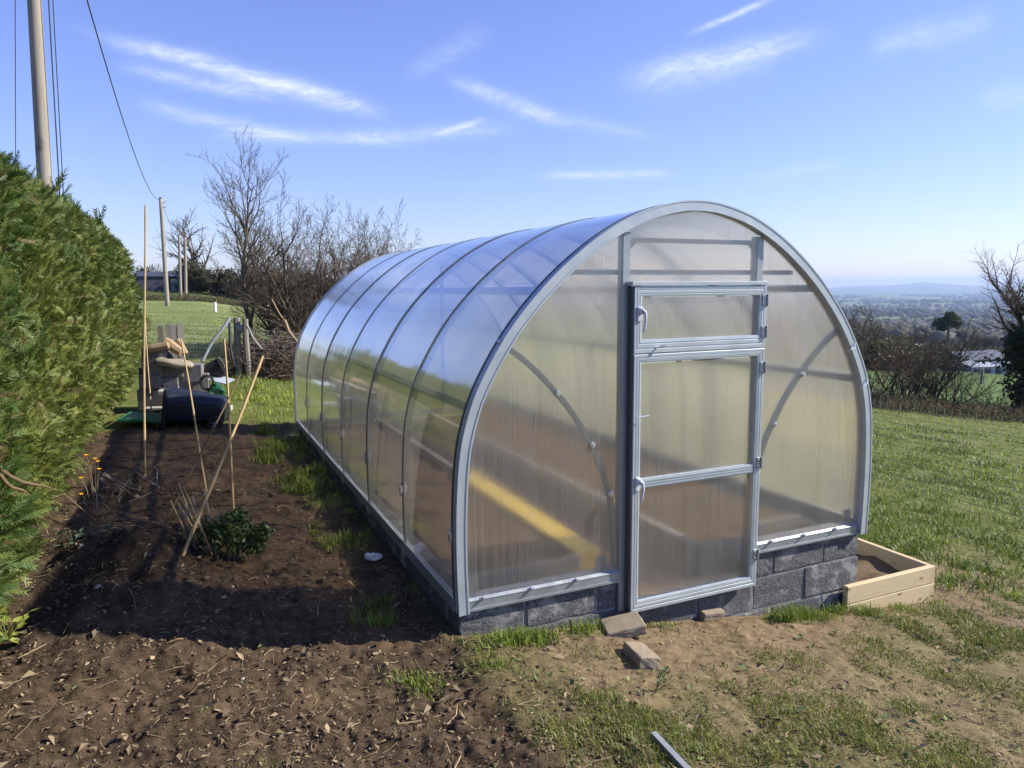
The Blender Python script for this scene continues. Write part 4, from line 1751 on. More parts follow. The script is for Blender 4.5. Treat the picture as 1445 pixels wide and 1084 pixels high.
# ------------------------------------------------------------------ leafy masses (ivy, far evergreens, scrub)
def leaf_blob(seed, n, rad, centres, leaf, colA, colB):
    """leaf quads through the volume of several overlapping lobes"""
    r = np.random.default_rng(seed)
    cs = np.array(centres)
    i = r.integers(0, len(cs), n)
    d = r.normal(size=(n, 3))
    d /= np.linalg.norm(d, axis=1, keepdims=True)
    rr = (r.random(n) ** .45)
    lob = 1 + .35 * np.sin(d[:, 0] * 5 + seed) * np.sin(d[:, 1] * 4 + seed * 2) + .2 * np.sin(d[:, 2] * 7 + i)
    P = cs[i, :3] + d * (cs[i, 3] * rr * lob)[:, None] * np.array([[1, 1, .9]])
    P[:, 2] = np.maximum(P[:, 2], .02)
    a = rand_unit(n, r)
    b = np.cross(a, rand_unit(n, r))
    b /= np.linalg.norm(b, axis=1, keepdims=True)
    s = (leaf * r.uniform(.6, 1.4, n))[:, None]
    V = np.stack([P - a * s, P + b * s * .6, P + a * s, P - b * s * .6], 1).reshape(-1, 3)
    k = (np.arange(n) * 4)[:, None]
    Fq = np.concatenate([k, k + 1, k + 2, k + 3], 1)
    t = r.random((n, 1))
    col = np.array(colA) * (1 - t) + np.array(colB) * t
    return mesh_np('leaves', V, Fq, False, dict(col=np.repeat(col, 4, 0)))


# right-hand boundary: bare bushes on a bank, ivy-clad tree
rb = tree_meshes(grow(33, 3.6, [(9, .5, 42, 8), (7, .48, 42, 5), (6, .5, 40, 4)], .05, multi=6, spread=.6, clear=.08, rmin=.006), 1)
labels = ['leafless bramble bush nearest the greenhouse on the right bank', 'broad dark leafless bush in the middle of the right bank', 'tall twiggy leafless bush with fine shoots on the right bank', 'small leafless bush left of the field gap on the right bank', 'low leafless bush in front of the ivy-clad tree']
for (px, d, sc, lb, rz) in ((1238, 31, (.85, .85, .98), labels[0], 0), (1292, 31, (1.1, 1.1, .92), labels[1], 1.3), (1315, 33, (.95, .95, 1.12), labels[2], 3.0), (1352, 31, (.62, .62, .72), labels[3], 4.2), (1404, 33, (.7, .7, .42), labels[4], 5.5), (1262, 33, (1.0, 1.0, .85), 'dark leafless bush just right of the greenhouse corner on the right bank', 2.2), (1335, 32, (.9, .9, .7), 'dense low leafless bush right of the middle bush on the right bank', 5.0), (1276, 30, (.9, .9, .55), 'low front leafless bush before the middle of the right bank', 3.7)):
    put_tree('bare_bush', lb, loc_at(px, d), rb, 'leafless bushes on the right bank', rz, sc, 'bush', 'twigred', 'twigred')
ivx = loc_at(1474, 34)
iv = put_tree('ivy_tree', 'dark ivy-clad tree with bare upper branches at the right edge', ivx, tree_meshes(grow(44, 7.6, [(13, .5, 44, 8), (9, .46, 42, 5), (6, .48, 40, 4), (3, .5, 36, 2)], .22, multi=3, spread=.22, clear=.3, lean=(-.10, 0, 0)), 2), None, 0, .88, 'tree', 'twig', 'twig')
link('ivy', leaf_blob(4, 15000, 1, [(-.2, 0, 1.0, 1.25), (-.5, .3, 2.3, 1.35), (-.1, -.3, 3.6, 1.45), (.2, .2, 4.7, 1.2), (.9, 0, 2.6, 1.7), (-.6, -.4, .8, 1.0), (1.2, 0, 4.4, 1.3), (-.9, .2, 3.2, .7)], .085, (.012, .022, .008), (.035, .055, .018)), 'leaf', iv)

# dead bracken and bramble bank under those bushes
def build_bank(name, label, pts, n, hh, colA, colB, wdt=1.3, rad=.006, green=.08):
    P = np.array(pts)
    t = rng.random(n) * (len(P) - 1)
    i = np.minimum(t.astype(int), len(P) - 2)
    f = (t - i)[:, None]
    B = P[i] * (1 - f) + P[i + 1] * f
    B = B + rng.normal(0, wdt, (n, 2)) * np.array([[.8, 1.0]])
    z = gh(B[:, 0], B[:, 1])
    hg = np.abs(rng.normal(0, 1, n)) * hh * .55
    p0 = np.stack([B[:, 0], B[:, 1], z + hg * rng.random(n) * .6], 1)
    d = rng.normal(0, 1, (n, 3)) * np.array([[1, 1, .55]]) + np.array([[0, 0, .25]])
    d /= np.linalg.norm(d, axis=1, keepdims=True)
    ln = rng.uniform(.15, .75, n)[:, None] * max(hh, .5)
    m = p0 + d * ln * .5 + np.array([[0, 0, .05]])
    e = p0 + d * ln + rng.normal(0, .08, (n, 3))
    e[:, 2] = np.maximum(e[:, 2], z)
    r_ = rng.uniform(.5, 1.3, n) * rad
    V1, F1 = frusta(p0, m, r_, r_ * .8, 3)
    V2, F2 = frusta(m, e, r_ * .8, r_ * .3, 3)
    tt = rng.random((n, 1))
    col = np.array(colA) * (1 - tt) + np.array(colB) * tt
    gr = rng.random(n) < green
    col[gr] = np.array([.07, .10, .03]) * rng.uniform(.6, 1.3, (gr.sum(), 1))
    Cc = np.repeat(col, 6, 0)
    me = mesh_np(name, np.concatenate([V1, V2]), np.concatenate([F1, F2 + len(V1)]), False, dict(col=np.concatenate([Cc, Cc])))
    return link(name, me, 'matte')


bank_pts = [loc_at(px, d)[:2] for px, d in ((1120, 28), (1215, 28.5), (1270, 29), (1320, 29.5), (1370, 30), (1420, 31), (1500, 33))]
tag(build_bank('dead_bracken', '', bank_pts, 12000, .62, (.05, .036, .024), (.22, .165, .10), .95, .010, .30), 'brown dead bracken and brambles along the far edge of the right lawn', 'bracken', None, 'stuff')

# ------------------------------------------------------------------ brush pile, fence, gate and posts at the back of the garden
bp0 = loc_at(395, 17.2)
pile = build_bank('brush_pile', '', [loc_at(372, 16.8)[:2], loc_at(395, 17)[:2], loc_at(432, 17.4)[:2]], 5200, 1.15, (.05, .036, .026), (.21, .155, .11), .34, .011, 0)
tag(pile, 'big heap of cut brown twigs and branches behind the fence post', 'brush pile', None, 'stuff')


def post_at(px, pybase, pytop, dist, rad, name, label, group=None, k=8, mat='oldwood', tilt=(0, 0)):
    b = at_dist(px, pybase, dist)
    g0 = ghs(b[0], b[1])
    top = at_dist(px, pytop, dist)[2]
    h = top - g0
    e = empty(name, (b[0], b[1], g0))
    tag(e, label, 'post', group)
    mb = MB()
    n = 7
    pts = [(tilt[0] * t * h + .006 * math.sin(t * 9 + px), tilt[1] * t * h, -.25 + (h + .25) * t) for t in np.linspace(0, 1, n)]
    mb.tube(pts, [rad * (1.04 - .10 * t) for t in np.linspace(0, 1, n)], k)
    mb.build('shaft', mat, e)
    return e, h


fp, fph = post_at(338, 525, 448, 16.2, .075, 'fence_post', 'old grey round fence post at the corner of the wire fence')
fp2, _ = post_at(350, 525, 450, 16.1, .065, 'fence_post', 'second old fence post tied close beside the corner post')
MB().tube([(0, 0, fph * .82), (.2, .02, fph * .8)], .085, 8).build('wire_tie', 'wire', fp)
# braces
def pole_between(name, label, p, q, rad, mat, cat='pole', taper=.85, k=7, sag=0.0, group=None):
    p, q = np.array(p, float), np.array(q, float)
    e = empty(name, tuple(p))
    tag(e, label, cat, group)
    pts = []
    for t in np.linspace(0, 1, 8):
        pts.append((q - p) * t + np.array([0, 0, -sag * 4 * t * (1 - t)]) + np.array([math.sin(t * 7 + p[0]) * rad * .5, math.sin(t * 5 + p[1]) * rad * .5, 0]))
    MB().tube(pts, [rad * (1 - (1 - taper) * t) for t in np.linspace(0, 1, 8)], k).build('shaft', mat, e)
    return e


pole_between('brace_pole', 'grey metal brace pole sloping left down from the corner fence post', at_dist(323, 449, 16.0), at_dist(284, 510, 15.6), .035, 'wire')
pole_between('brace_pole', 'pale diagonal brace resting against the brush pile right of the posts', at_dist(347, 459, 15.9), at_dist(368, 493, 15.8), .028, 'greywood')
pole_between('brace_pole', 'dark upright gate stile just left of the corner fence post', at_dist(322, 449, 16.05), at_dist(329, 515, 16.05), .03, 'darkmetal')
pole_between('cut_branch', 'pale bare branch lying on top of the brush pile', at_dist(400, 452, 16.6), at_dist(421, 488, 16.4), .04, 'log', 'branch')
pole_between('cut_branch', 'long thin branch sticking up out of the brush pile', at_dist(383, 423, 17.0), at_dist(405, 460, 16.8), .022, 'log', 'branch')


def mesh_fence(name, label, p0, p1, h, dx, dz, rad, posts):
    p0, p1 = np.array(p0), np.array(p1)
    ln = np.linalg.norm(p1 - p0)
    n = int(ln / dx)
    e = empty(name, (p0[0], p0[1], ghs(*p0)))
    tag(e, label, 'fence')
    off = np.array(e.location)
    ts = np.linspace(0, 1, n + 1)
    X = p0[None] * (1 - ts[:, None]) + p1[None] * ts[:, None]
    Z = base_h(X[:, 0], X[:, 1])
    A = np.stack([X[:, 0], X[:, 1], Z + .02], 1) - off
    B = A + np.array([[0, 0, h]])
    V1, F1 = frusta(A, B, np.full(len(A), rad), np.full(len(A), rad), 3)
    link('upright_wires', mesh_np('upright_wires', V1, F1), 'wire', e)
    P, Q = [], []
    for k in range(int(h / dz) + 1):
        o = np.array([[0, 0, k * dz]])
        P.append((A + o)[:-1])
        Q.append((A + o)[1:])
    P, Q = np.concatenate(P), np.concatenate(Q)
    V2, F2 = frusta(P, Q, np.full(len(P), rad), np.full(len(P), rad), 3)
    link('line_wires', mesh_np('line_wires', V2, F2), 'wire', e)
    for t in posts:
        i = min(int(t * n), n)
        MB().tube([A[i] - np.array([0, 0, .4]), A[i] + np.array([0, 0, h + .12])], .045, 8).build('post', 'oldwood', e)
    return e


mesh_fence('wire_fence', 'square wire mesh fence crossing behind the block stack to the corner post', xy(-3.2, 16.6), at_dist(338, 500, 16.25)[:2], 1.0, .10, .10, .0032, ())
mesh_fence('wire_fence', 'wire mesh fence in front of the brush pile', at_dist(352, 500, 16.1)[:2], xy(7.3, 14.0), 1.0, .10, .10, .0032, (1.0,))
mesh_fence('wire_fence', 'fine wire mesh fence crossing the lawn right of the greenhouse', xy(7.3, -2.8), xy(7.3, 13.95), 1.2, .10, .10, .0026, (0.0, .55))
# row of short pickets left of the fence
for k, px in enumerate((229, 240, 248, 257)):
    b = at_dist(px, 500, 16.9)
    g0 = ghs(b[0], b[1])
    tp = at_dist(px, (460, 457, 458, 456)[k], 16.9)[2]
    e = empty('picket', (b[0], b[1], g0), .3 + .1 * k)
    tag(e, ('leftmost', 'second', 'third', 'rightmost')[k] + ' of the four weathered pickets behind the block stack', 'picket', 'weathered pickets')
    hh = tp - g0
    m = MB().box(-.055, .055, -.02, .02, -.1, hh - .06)
    m.add([(-.055, -.02, hh - .06), (.055, -.02, hh - .06), (.04, -.02, hh), (-.04, -.02, hh), (-.055, .02, hh - .06), (.055, .02, hh - .06), (.04, .02, hh), (-.04, .02, hh)], [(0, 1, 2, 3), (7, 6, 5, 4), (3, 2, 6, 7), (0, 3, 7, 4), (1, 5, 6, 2)])
    m.build('board', 'oldwood', e)

# two pale stones by the posts
for k, (px, py, s) in enumerate(((356, 521, .17), (375, 524, .24))):
    x, y, z = hit(px, py)
    o = link('stone', rough_block(s * 1.6, s, s * .7, 60 + k, .03, 2, .05), 'stone')
    o.location = (x, y, z - .03)
    o.rotation_euler = (.1, .1, k * 1.3)
    tag(o, ('small mossy stone beside the fence post', 'pale boulder at the foot of the brush pile')[k], 'stone')
# white tree guards in the mown field
for k, (px, py) in enumerate(((304, 440), (378, 442))):
    x, y, z = hit(px, py)
    d = math.hypot(x, y)
    e = empty('tree_guard', (x, y, ghs(x, y)))
    tag(e, ('white tree guard tube in the mown field left of the slim tree', 'white tree guard tube in the mown field right of the slim tree')[k], 'tree guard', 'white tree guards')
    MB().lathe([(.11, -.05), (.10, .55), (.085, .56)], 10).build('tube', 'tube', e)
    MB().tube([(.1, 0, -.1), (.1, 0, .72)], .02, 5).build('stake', 'oldwood', e)

# ------------------------------------------------------------------ utility poles and cables
def utility_pole(px, dist, ztop, rad, label, group, tilt=0.0, pxtop=None):
    b = loc_at(px, dist)
    e = empty('utility_pole', b)
    tag(e, label, 'utility pole', group)
    h = ztop - b[2]
    MB().tube([(tilt * t, 0, -.5 + (h + .5) * t) for t in np.linspace(0, 1, 9)], [rad * (1.05 - .25 * t) for t in np.linspace(0, 1, 9)], 14).build('shaft', 'pole', e, 0, True)
    MB().lathe([(rad * .82, 0), (rad * .84, .03), (rad * .3, .08)], 12, (tilt, 0, h)).build('cap', 'darkmetal', e)
    for dz in (.25, .55):
        MB().tube([(tilt + rad * .7, 0, h - dz), (tilt + rad * 1.9, 0, h - dz), (tilt + rad * 1.9, 0, h - dz + .1)], .018, 6).build('bracket', 'darkmetal', e)
    return e, np.array([b[0] + tilt, b[1], ztop])


p0e, top0 = utility_pole(73, 13.2, 8.3, .105, 'thick weathered utility pole rising behind the hedge at the left', 'utility poles', .30)
p1e, top1 = utility_pole(241, 52, 7.55, .14, 'slim utility pole with the cable, standing in the field beyond the hedge', 'utility poles', .05)
p2e, top2 = utility_pole(267, 66, 6.1, .13, 'right one of the two close poles far in the field', 'utility poles', .3)
p3e, top3 = utility_pole(260, 70, 6.5, .13, 'left one of the two close poles far in the field', 'utility poles', .25)


def cable(label, p, q, sag, rad, n=26):
    p, q = np.array(p), np.array(q)
    e = None
    pts = [(q - p) * t + np.array([0, 0, -4 * sag * t * (1 - t)]) for t in np.linspace(0, 1, n)]
    o = MB().tube(pts, rad, 5).build('cable', 'cable', None, 0, True)
    o.location = tuple(p)
    return tag(o, label, 'cable', 'overhead cables')


cable('dark sagging cable from the thick near pole to the field pole', top0 + np.array([.2, 0, -.1]), top1, 1.55, .014, 40)
cable('thin cable from the field pole on to the twin far poles', top1, top2 + np.array([0, 0, -.1]), .9, .012)
cable('thin stay wire slanting down just right of the thick near pole', top0 + np.array([.18, 0, -.6]), at_dist(79, 262, 13.1) + np.array([0, 0, -1.6]), 0.0, .009, 8)
cable('second thin stay wire beside the thick near pole', top0 + np.array([.26, 0, -.2]), at_dist(84, 262, 13.2) + np.array([0, 0, -1.6]), 0.0, .007, 8)
cable('fine wire slanting down left of the thick near pole', top0 + np.array([-.15, 0, -.2]), at_dist(17, 215, 13.6) + np.array([-.06, 0, -1.2]), 0.0, .006, 8)

# ------------------------------------------------------------------ canes in the bed
def cane(label, base_px, top_px, rad, mat, back=0.0):
    x, y, z = hit(*base_px)
    z = ghs(x, y)
    d = math.hypot(x, y)
    top = at_dist(top_px[0], top_px[1], d + back)
    p = np.array([x, y, z - .12])
    e = empty('bamboo_cane', (x, y, z))
    tag(e, label, 'cane', 'canes in the soil bed')
    off = np.array([x, y, z])
    pts, rd = [], []
    nn = 22
    for i, t in enumerate(np.linspace(0, 1, nn)):
        q = p + (top - p) * t + np.array([math.sin(t * 5 + x) * .012, math.sin(t * 4) * .012, 0]) * np.linalg.norm(top - p)*.35
        pts.append(q - off)
        rd.append(rad * (1 - .3 * t) * (1.18 if i % 4 == 0 else 1.0))
    MB().tube(pts, rd, 8).build('stalk', mat, e)
    return e


cane('tallest bamboo cane, upright in front of the far end of the hedge', (203, 672), (204, 290), .012, 'bamboo')
cane('thin upright cane in front of the wheelie bin', (294, 692), (255, 478), .010, 'bamboo', .3)
cane('upright cane just right of the wheelie bin wheel', (330, 716), (316, 478), .011, 'bamboo', .2)
cane('thick pale cane leaning right beside the small shrub', (250, 815), (371, 502), .012, 'bamboo', .5)
cane('thin dark cane leaning right and crossing the others', (223, 757), (339, 528), .008, 'canedark', .4)
cane('short pale stick leaning on the stone stack beyond the hedge', (214, 600), (205, 452), .010, 'bamboo', .2)

# ------------------------------------------------------------------ small evergreen shrub with cut stems
sx, sy, sz = hit(300, 792)
sz = ghs(sx, sy)
sh = empty('evergreen_shrub', (sx, sy, sz))
tag(sh, 'small dark green shrub with cut pale stems in the middle of the bed', 'shrub')
link('leaves', leaf_blob(9, 2300, 1, [(.06, 0, .10, .15), (.2, .02, .10, .14), (-.06, .04, .13, .11), (.12, -.06, .19, .10), (.28, .0, .07, .09), (.16, .05, .24, .07), (.33, .04, .13, .06)], .016, (.018, .042, .015), (.085, .135, .042)), 'leaf', sh)
for k in range(16):
    a, rr = rng.uniform(0, 6.28), rng.uniform(0, .16)
    b = np.array([-.02 + rr * math.cos(a), rr * math.sin(a) * .7, 0])
    l_ = rng.uniform(.25, .5)
    d = np.array([rng.normal(-.1, .18), rng.normal(0, .15), 1])
    MB().tube([b - np.array([0, 0, .05]), b + d * l_ * .5, b + d * l_], [.007, .006, .005], 5).build('cut_stem', ('bamboo', 'greywood', 'canedark')[k % 3], sh)

# dead stems patch, flowering plant, bramble leaves near the hedge foot
for k, (px, py, lab) in enumerate(((190, 690, 'patch of dark dead stems at the hedge foot behind the shrub'), (150, 712, 'tangle of broken grey stems close to the hedge foot'))):
    x, y, z = hit(px, py)
    z = ghs(x, y)
    e = empty('dead_plant', (x, y, z))
    tag(e, lab, 'dead plant', 'dead stems at the hedge foot')
    for q in range(16):
        a, l_ = rng.uniform(0, 6.28), rng.uniform(.12, .4)
        b = np.array([rng.normal(0, .16), rng.normal(0, .16), 0.])
        d = np.array([math.cos(a) * .7, math.sin(a) * .7, rng.uniform(.1, 1)])
        MB().tube([b - np.array([0, 0, .02]), b + d * l_ * .5 + rng.normal(0, .02, 3), b + d * l_], [.005, .004, .002], 4).build('stem', ('canedark', 'greywood')[q % 2], e)
fx = None
d = ray(128, 655)
k_ = ((np.array([BX, BY]) + E_ * -2.02) @ E_) / (d[:2] @ E_)
fpx = np.array([d[0] * k_, d[1] * k_, d[2] * k_ + CAMZ])
fg = ghs(fpx[0], fpx[1])
fe = empty('flowering_plant', (fpx[0], fpx[1], fg))
tag(fe, 'small plant with orange flowers against the foot of the hedge', 'flowering plant')
for q in range(7):
    o = np.array([rng.normal(0, .045), rng.normal(0, .06), fpx[2] - fg + rng.normal(0, .05)])
    if q == 6:
        o[2] -= .22
    MB().tube([(o[0] * .3, o[1] * .3, -.02), (o[0] * .6, o[1] * .7, o[2] * .6), tuple(o)], [.004, .003, .002], 4).build('stem', 'canedark', fe)
    m = MB()
    for pt in range(6):
        a = pt * 1.047
        t_, s_ = np.array([math.cos(a) * .6, math.sin(a) * .6, .5]), np.array([-math.sin(a), math.cos(a), 0])
        m.add([o, o + t_ * .018 + s_ * .009, o + t_ * .034, o + t_ * .018 - s_ * .009], [(0, 1, 2, 3)])
    m.build('flower', 'orange', fe) if 'orange' in MATS else m.build('flower', material('orange', plain((.85, .42, .01), .5, .1)), fe)


def leafy_sprig(name, label, px, py, n, size, col, spread=.12, cat='plant'):
    x, y, z = hit(px, py)
    z = ghs(x, y)
    e = empty(name, (x, y, z))
    tag(e, label, cat)
    m = material('leaf_' + name + str(px), plain(col, .5, .3))
    for q in range(n):
        a = rng.uniform(0, 6.28)
        b = np.array([math.cos(a), math.sin(a), 0]) * rng.uniform(.02, spread) + np.array([0, 0, rng.uniform(.02, .12)])
        dd = np.array([math.cos(a), math.sin(a), rng.uniform(-.2, .5)])
        ss = np.array([-math.sin(a), math.cos(a), rng.uniform(-.3, .3)])
        s = size * rng.uniform(.7, 1.3)
        mb_ = MB()
        mb_.add([b, b + dd * s * .4 + ss * s * .38, b + dd * s * .8 + ss * s * .3, b + dd * s * 1.25, b + dd * s * .8 - ss * s * .3, b + dd * s * .4 - ss * s * .38, b + dd * s * .6 - np.array([0, 0, s * .12])],
                [(0, 1, 6), (1, 2, 6), (2, 3, 6), (3, 4, 6), (4, 5, 6), (5, 0, 6)])
        mb_.tube([(0, 0, -.01), b * .6, b], .002, 4)
        mb_.build('leaf', m, e)
    return e


leafy_sprig('bramble', 'young bramble shoot with grey green leaves at the near hedge foot', 106, 782, 11, .055, (.11, .16, .07), .16)
leafy_sprig('weed', 'low yellow green weed at the left edge of the picture', 12, 905, 26, .05, (.20, .22, .04), .16)
leafy_sprig('dock_weed', 'broad dark weed leaves on the trodden grass by the bricks', 925, 975, 6, .026, (.07, .10, .035), .06)
leafy_sprig('dock_weed', 'small weed beside the front right corner of the planter', 1312, 846, 9, .04, (.06, .11, .03), .08)

# ------------------------------------------------------------------ bricks, metal strip and rag on the trodden ground
for (px, py, sxyz, rot, lab, zoff) in (
        (903, 930, (.115, .225, .065), (R(-5), R(10), R(14)), 'tan paving brick lying lowest in front of the door', .02),
        (880, 893, (.23, .17, .06), (R(4), R(-9), R(8)), 'pale broken paver against the plinth left of the door', .025),
        (1000, 868, (.165, .10, .065), (R(8), R(5), R(24)), 'half brick leaning on the plinth under the door', .02)):
    x, y, z = hit(px, py)
    o = link('brick', rough_block(*sxyz, int(px), .0035, 3, .009), 'paver')
    o.location = (x, y, ghs(x, y) + zoff - .02)
    o.rotation_euler = rot
    tag(o, lab, 'brick', 'loose bricks by the door')
a, b = hit(922, 1047), hit(985, 1115)
pa, pb = np.array(a), np.array(b)
pa[2] = ghs(*a[:2]) + .045
pb[2] = ghs(*b[:2]) + .03
d = (pb - pa)
ln = np.linalg.norm(d)
d /= ln
n_ = np.cross(d, (0, 0, 1.0))
n_ /= np.linalg.norm(n_)
mb = MB()
upv = np.cross(n_, d)
mb.obox((pb - pa) / 2, d * ln / 2, n_ * .010, upv * .0015)
mb.obox((pb - pa) / 2 + n_ * .0112 - upv * .012, d * ln / 2, n_ * .0015, upv * .0135)
mb.obox((pb - pa) / 2 - n_ * .0112 - upv * .012, d * ln / 2, n_ * .0015, upv * .0135)
st = mb.build('metal_strip', 'galv', None)
st.location = tuple(pa)
tag(st, 'shiny metal channel strip lying on the grass at the bottom edge', 'metal strip')
x, y, z = hit(526, 786)
o = link('crumpled_rag', rough_block(.12, .05, .03, 5, .02, 3, .012), 'rag')
o.location = (x, y, ghs(x, y) + .03)
o.rotation_euler = (.1, .2, .5)
tag(o, 'small white crumpled scrap beside the left plate of the greenhouse', 'scrap')

# ------------------------------------------------------------------ wheelie bin lying in front of the block stack
def build_bin():
    x, y, z = hit(262, 603)
    e = empty('wheelie_bin', (x, y, ghs(x, y)))
    tag(e, 'dark blue wheelie bin lying on its side with wheels to the right', 'wheelie bin')
    # bin axis: base with wheels on the right, mouth to the left, tipped down
    right = np.array([.97, .22, 0])
    right /= np.linalg.norm(right)
    ax = right * math.cos(R(7)) - np.array([0, 0, math.sin(R(7))])      # from mouth to base, dropping to the right
    ax /= np.linalg.norm(ax)
    dep = np.cross(np.array([0, 0, 1.0]), right)                          # away from camera
    upn = np.cross(dep, ax) * -1
    if upn[2] < 0:
        upn = -upn
    O = at_dist(236, 573, 10.6) - np.array(e.location)

    def P(a, b, c):                                                       # along axis, depth, up
        return O + ax * a + dep * b + upn * c
    mb = MB()
    secs = [(0, .29, .235), (.05, .30, .245), (.08, .29, .23), (.32, .275, .215), (.64, .235, .185), (.71, .225, .175), (.74, .20, .15)]
    vs, fs = [], []
    m = 16
    for a, hb, hc in secs:
        for j in range(m):
            t = 2 * math.pi * j / m + math.pi / m
            cb, sb = math.cos(t), math.sin(t)
            q = (abs(cb) ** 5 + abs(sb) ** 5) ** (-1 / 5)
            vs.append(P(a, cb * q * hb, sb * q * hc))
    for i in range(len(secs) - 1):
        for j in range(m):
            k = (j + 1) % m
            fs.append((i * m + j, i * m + k, (i + 1) * m + k, (i + 1) * m + j))
    fs.append(tuple((len(secs) - 1) * m + j for j in range(m)))
    mb.add(vs, fs)
    mb.build('body', 'binblue', e, 0, True)
    MB().tube([P(.03, b, c) for b, c in ((-.31, -.25), (.31, -.25), (.31, .25), (-.31, .25), (-.31, -.25))], .022, 8).build('rim', 'binblue', e)
    # ribs along the body
    for c in (-.10, .12):
        MB().tube([P(.12, -.285, c), P(.5, -.265, c * .9), P(.70, -.232, c * .75)], .008, 5).build('body_rib', 'binblue', e)
    MB().tube([P(-.02, .24, .30), P(-.02, -.24, .30)], .018, 8).build('handle_bar', 'binblue', e)
    # wheels under the base corner
    for b in (-.27, .27):
        c0 = P(.65, b, -.15)
        mbw = MB()
        dd = dep * .028
        ang = np.linspace(0, 2 * math.pi, 21)[:-1]
        ring = lambda r_, s: [c0 + dd * s + (right * math.cos(t) + np.array([0, 0, math.sin(t)])) * r_ for t in ang]
        rings = [ring(.055, -1), ring(.085, -1.05), ring(.105, -.6), ring(.105, .6), ring(.085, 1.05), ring(.055, 1)]
        vs = [p for rg in rings for p in rg]
        fs = []
        for i in range(6):
            for j in range(20):
                k = (j + 1) % 20
                i2 = (i + 1) % 6
                fs.append((i * 20 + j, i * 20 + k, i2 * 20 + k, i2 * 20 + j))
        mbw.add(vs, fs)
        wheel = mbw.build('wheel', 'rubber', e)
        h = MB().tube([c0 - dd * .5, c0 + dd * .5], .018, 8)
        for s in range(5):
            t = s * 1.2566
            v = right * math.cos(t) + np.array([0, 0, math.sin(t)])
            h.tube([c0 + v * .01, c0 + v * .062], .009, 5)
        h.build('hub', 'shedgrey', wheel)
    MB().tube([P(.65, -.27, -.15), P(.65, .27, -.15)], .012, 6).build('axle', 'darkmetal', e)
    # lid hanging open at the left, green inside
    lid = MB()
    n = 8
    for t in range(n):
        f = t / (n - 1)
        c = O + np.array([0, 0, -.20]) - right * (.02 + .52 * f) + np.array([0, 0, .02 + .03 * math.sin(f * 3.1) - .05 * f + .10 * f * f])
        lid.v += [tuple(c - dep * .29), tuple(c + dep * .29), tuple(c + dep * .29 + np.array([0, 0, .03])), tuple(c - dep * .29 + np.array([0, 0, .03]))]
    for t in range(n - 1):
        for q in range(4):
            r_ = (q + 1) % 4
            lid.f.append((t * 4 + q, t * 4 + r_, t * 4 + 4 + r_, t * 4 + 4 + q))
    lid.f += [(0, 1, 2, 3), tuple((n - 1) * 4 + q for q in (3, 2, 1, 0))]
    l = lid.build('lid', 'bingreen', e)
    l['label'] = 'green lid hanging open'
    return e


build_bin()

# ------------------------------------------------------------------ stack of concrete blocks, slabs, sack, logs
def stack_block(px, py, dist, sxyz, rz, lab, mat='stoneblock', name='concrete_block', cat='block', group='blocks in the stack behind the bin', tilt=(0, 0)):
    p = at_dist(px, py, dist)
    seed = int(px * 3 + py)
    o = link(name, rough_block(*sxyz, seed, .006, 2, .012), mat)
    o.location = (p[0], p[1], p[2] - sxyz[2] / 2)
    o.rotation_euler = (tilt[0], tilt[1], rz)
    tag(o, lab, cat, group)
    return o


RZ = .22
D0 = 11.6
rows = [  # px centre, py centre, width px, lab
    (218, 563, 34, 26, 'pale grey block at the bottom left of the stack'),
    (248, 568, 26, 26, 'grey block in the bottom row behind the bin, second from left'),
    (275, 570, 26, 26, 'grey block in the bottom row above the bin'),
    (214, 538, 24, 17, 'dark block at the left end of the second row of the stack'),
    (239, 541, 24, 17, 'dark block in the second row of the stack, second from left'),
    (262, 541, 20, 18, 'block in the second row of the stack just under the sack'),
    (284, 540, 20, 24, 'block at the right end of the second row of the stack'),
    (217, 520, 22, 17, 'block in the third row of the stack, left end'),
    (243, 522, 28, 17, 'wide block in the third row of the stack'),
    (272, 526, 24, 22, 'block in the third row of the stack under the right of the sack'),
    (218, 502, 28, 18, 'sloping block on the upper left of the stack')]
for i, (px, py, wpx, hpx, lab) in enumerate(rows):
    k = D0 / F * 1.05
    stack_block(px, py, D0 + (.03 if py > 550 else 0) + .02 * (i % 3), (wpx * k * .98, .215, hpx * k * .98), RZ + rng.normal(0, .05), lab, tilt=(0, rng.normal(0, .02) + (.12 if py == 502 else 0)))
# inner pile that carries the top course (hidden rubble behind)
x, y, _ = hit(246, 590)
p = at_dist(243, 560, D0 + .38)
rb_ = link('rubble_heap', rough_block(.8, .45, .72, 3, .05, 3, .10), 'stoneblock')
rb_.location = (p[0], p[1], ghs(p[0], p[1]) - .05)
rb_.rotation_euler = (0, 0, RZ)
tag(rb_, 'heap of grey rubble behind the stacked blocks', 'rubble')
for (px, py, wpx, dist, lab, dz, tl) in ((262, 556, 62, 11.2, 'long pale concrete lintel resting on the blocks above the bin', .06, R(7)), (226, 576, 34, 11.1, 'short pale slab sticking out left above the bin lid', .035, 0.0), (310, 577, 30, 11.2, 'grey plank end lying right of the bin', .07, R(-2))):
    stack_block(px, py, dist, (wpx * dist / F * 1.05, .16, dz), RZ, lab, 'stone', 'concrete_slab', 'slab', 'slabs around the bin', (0, tl))
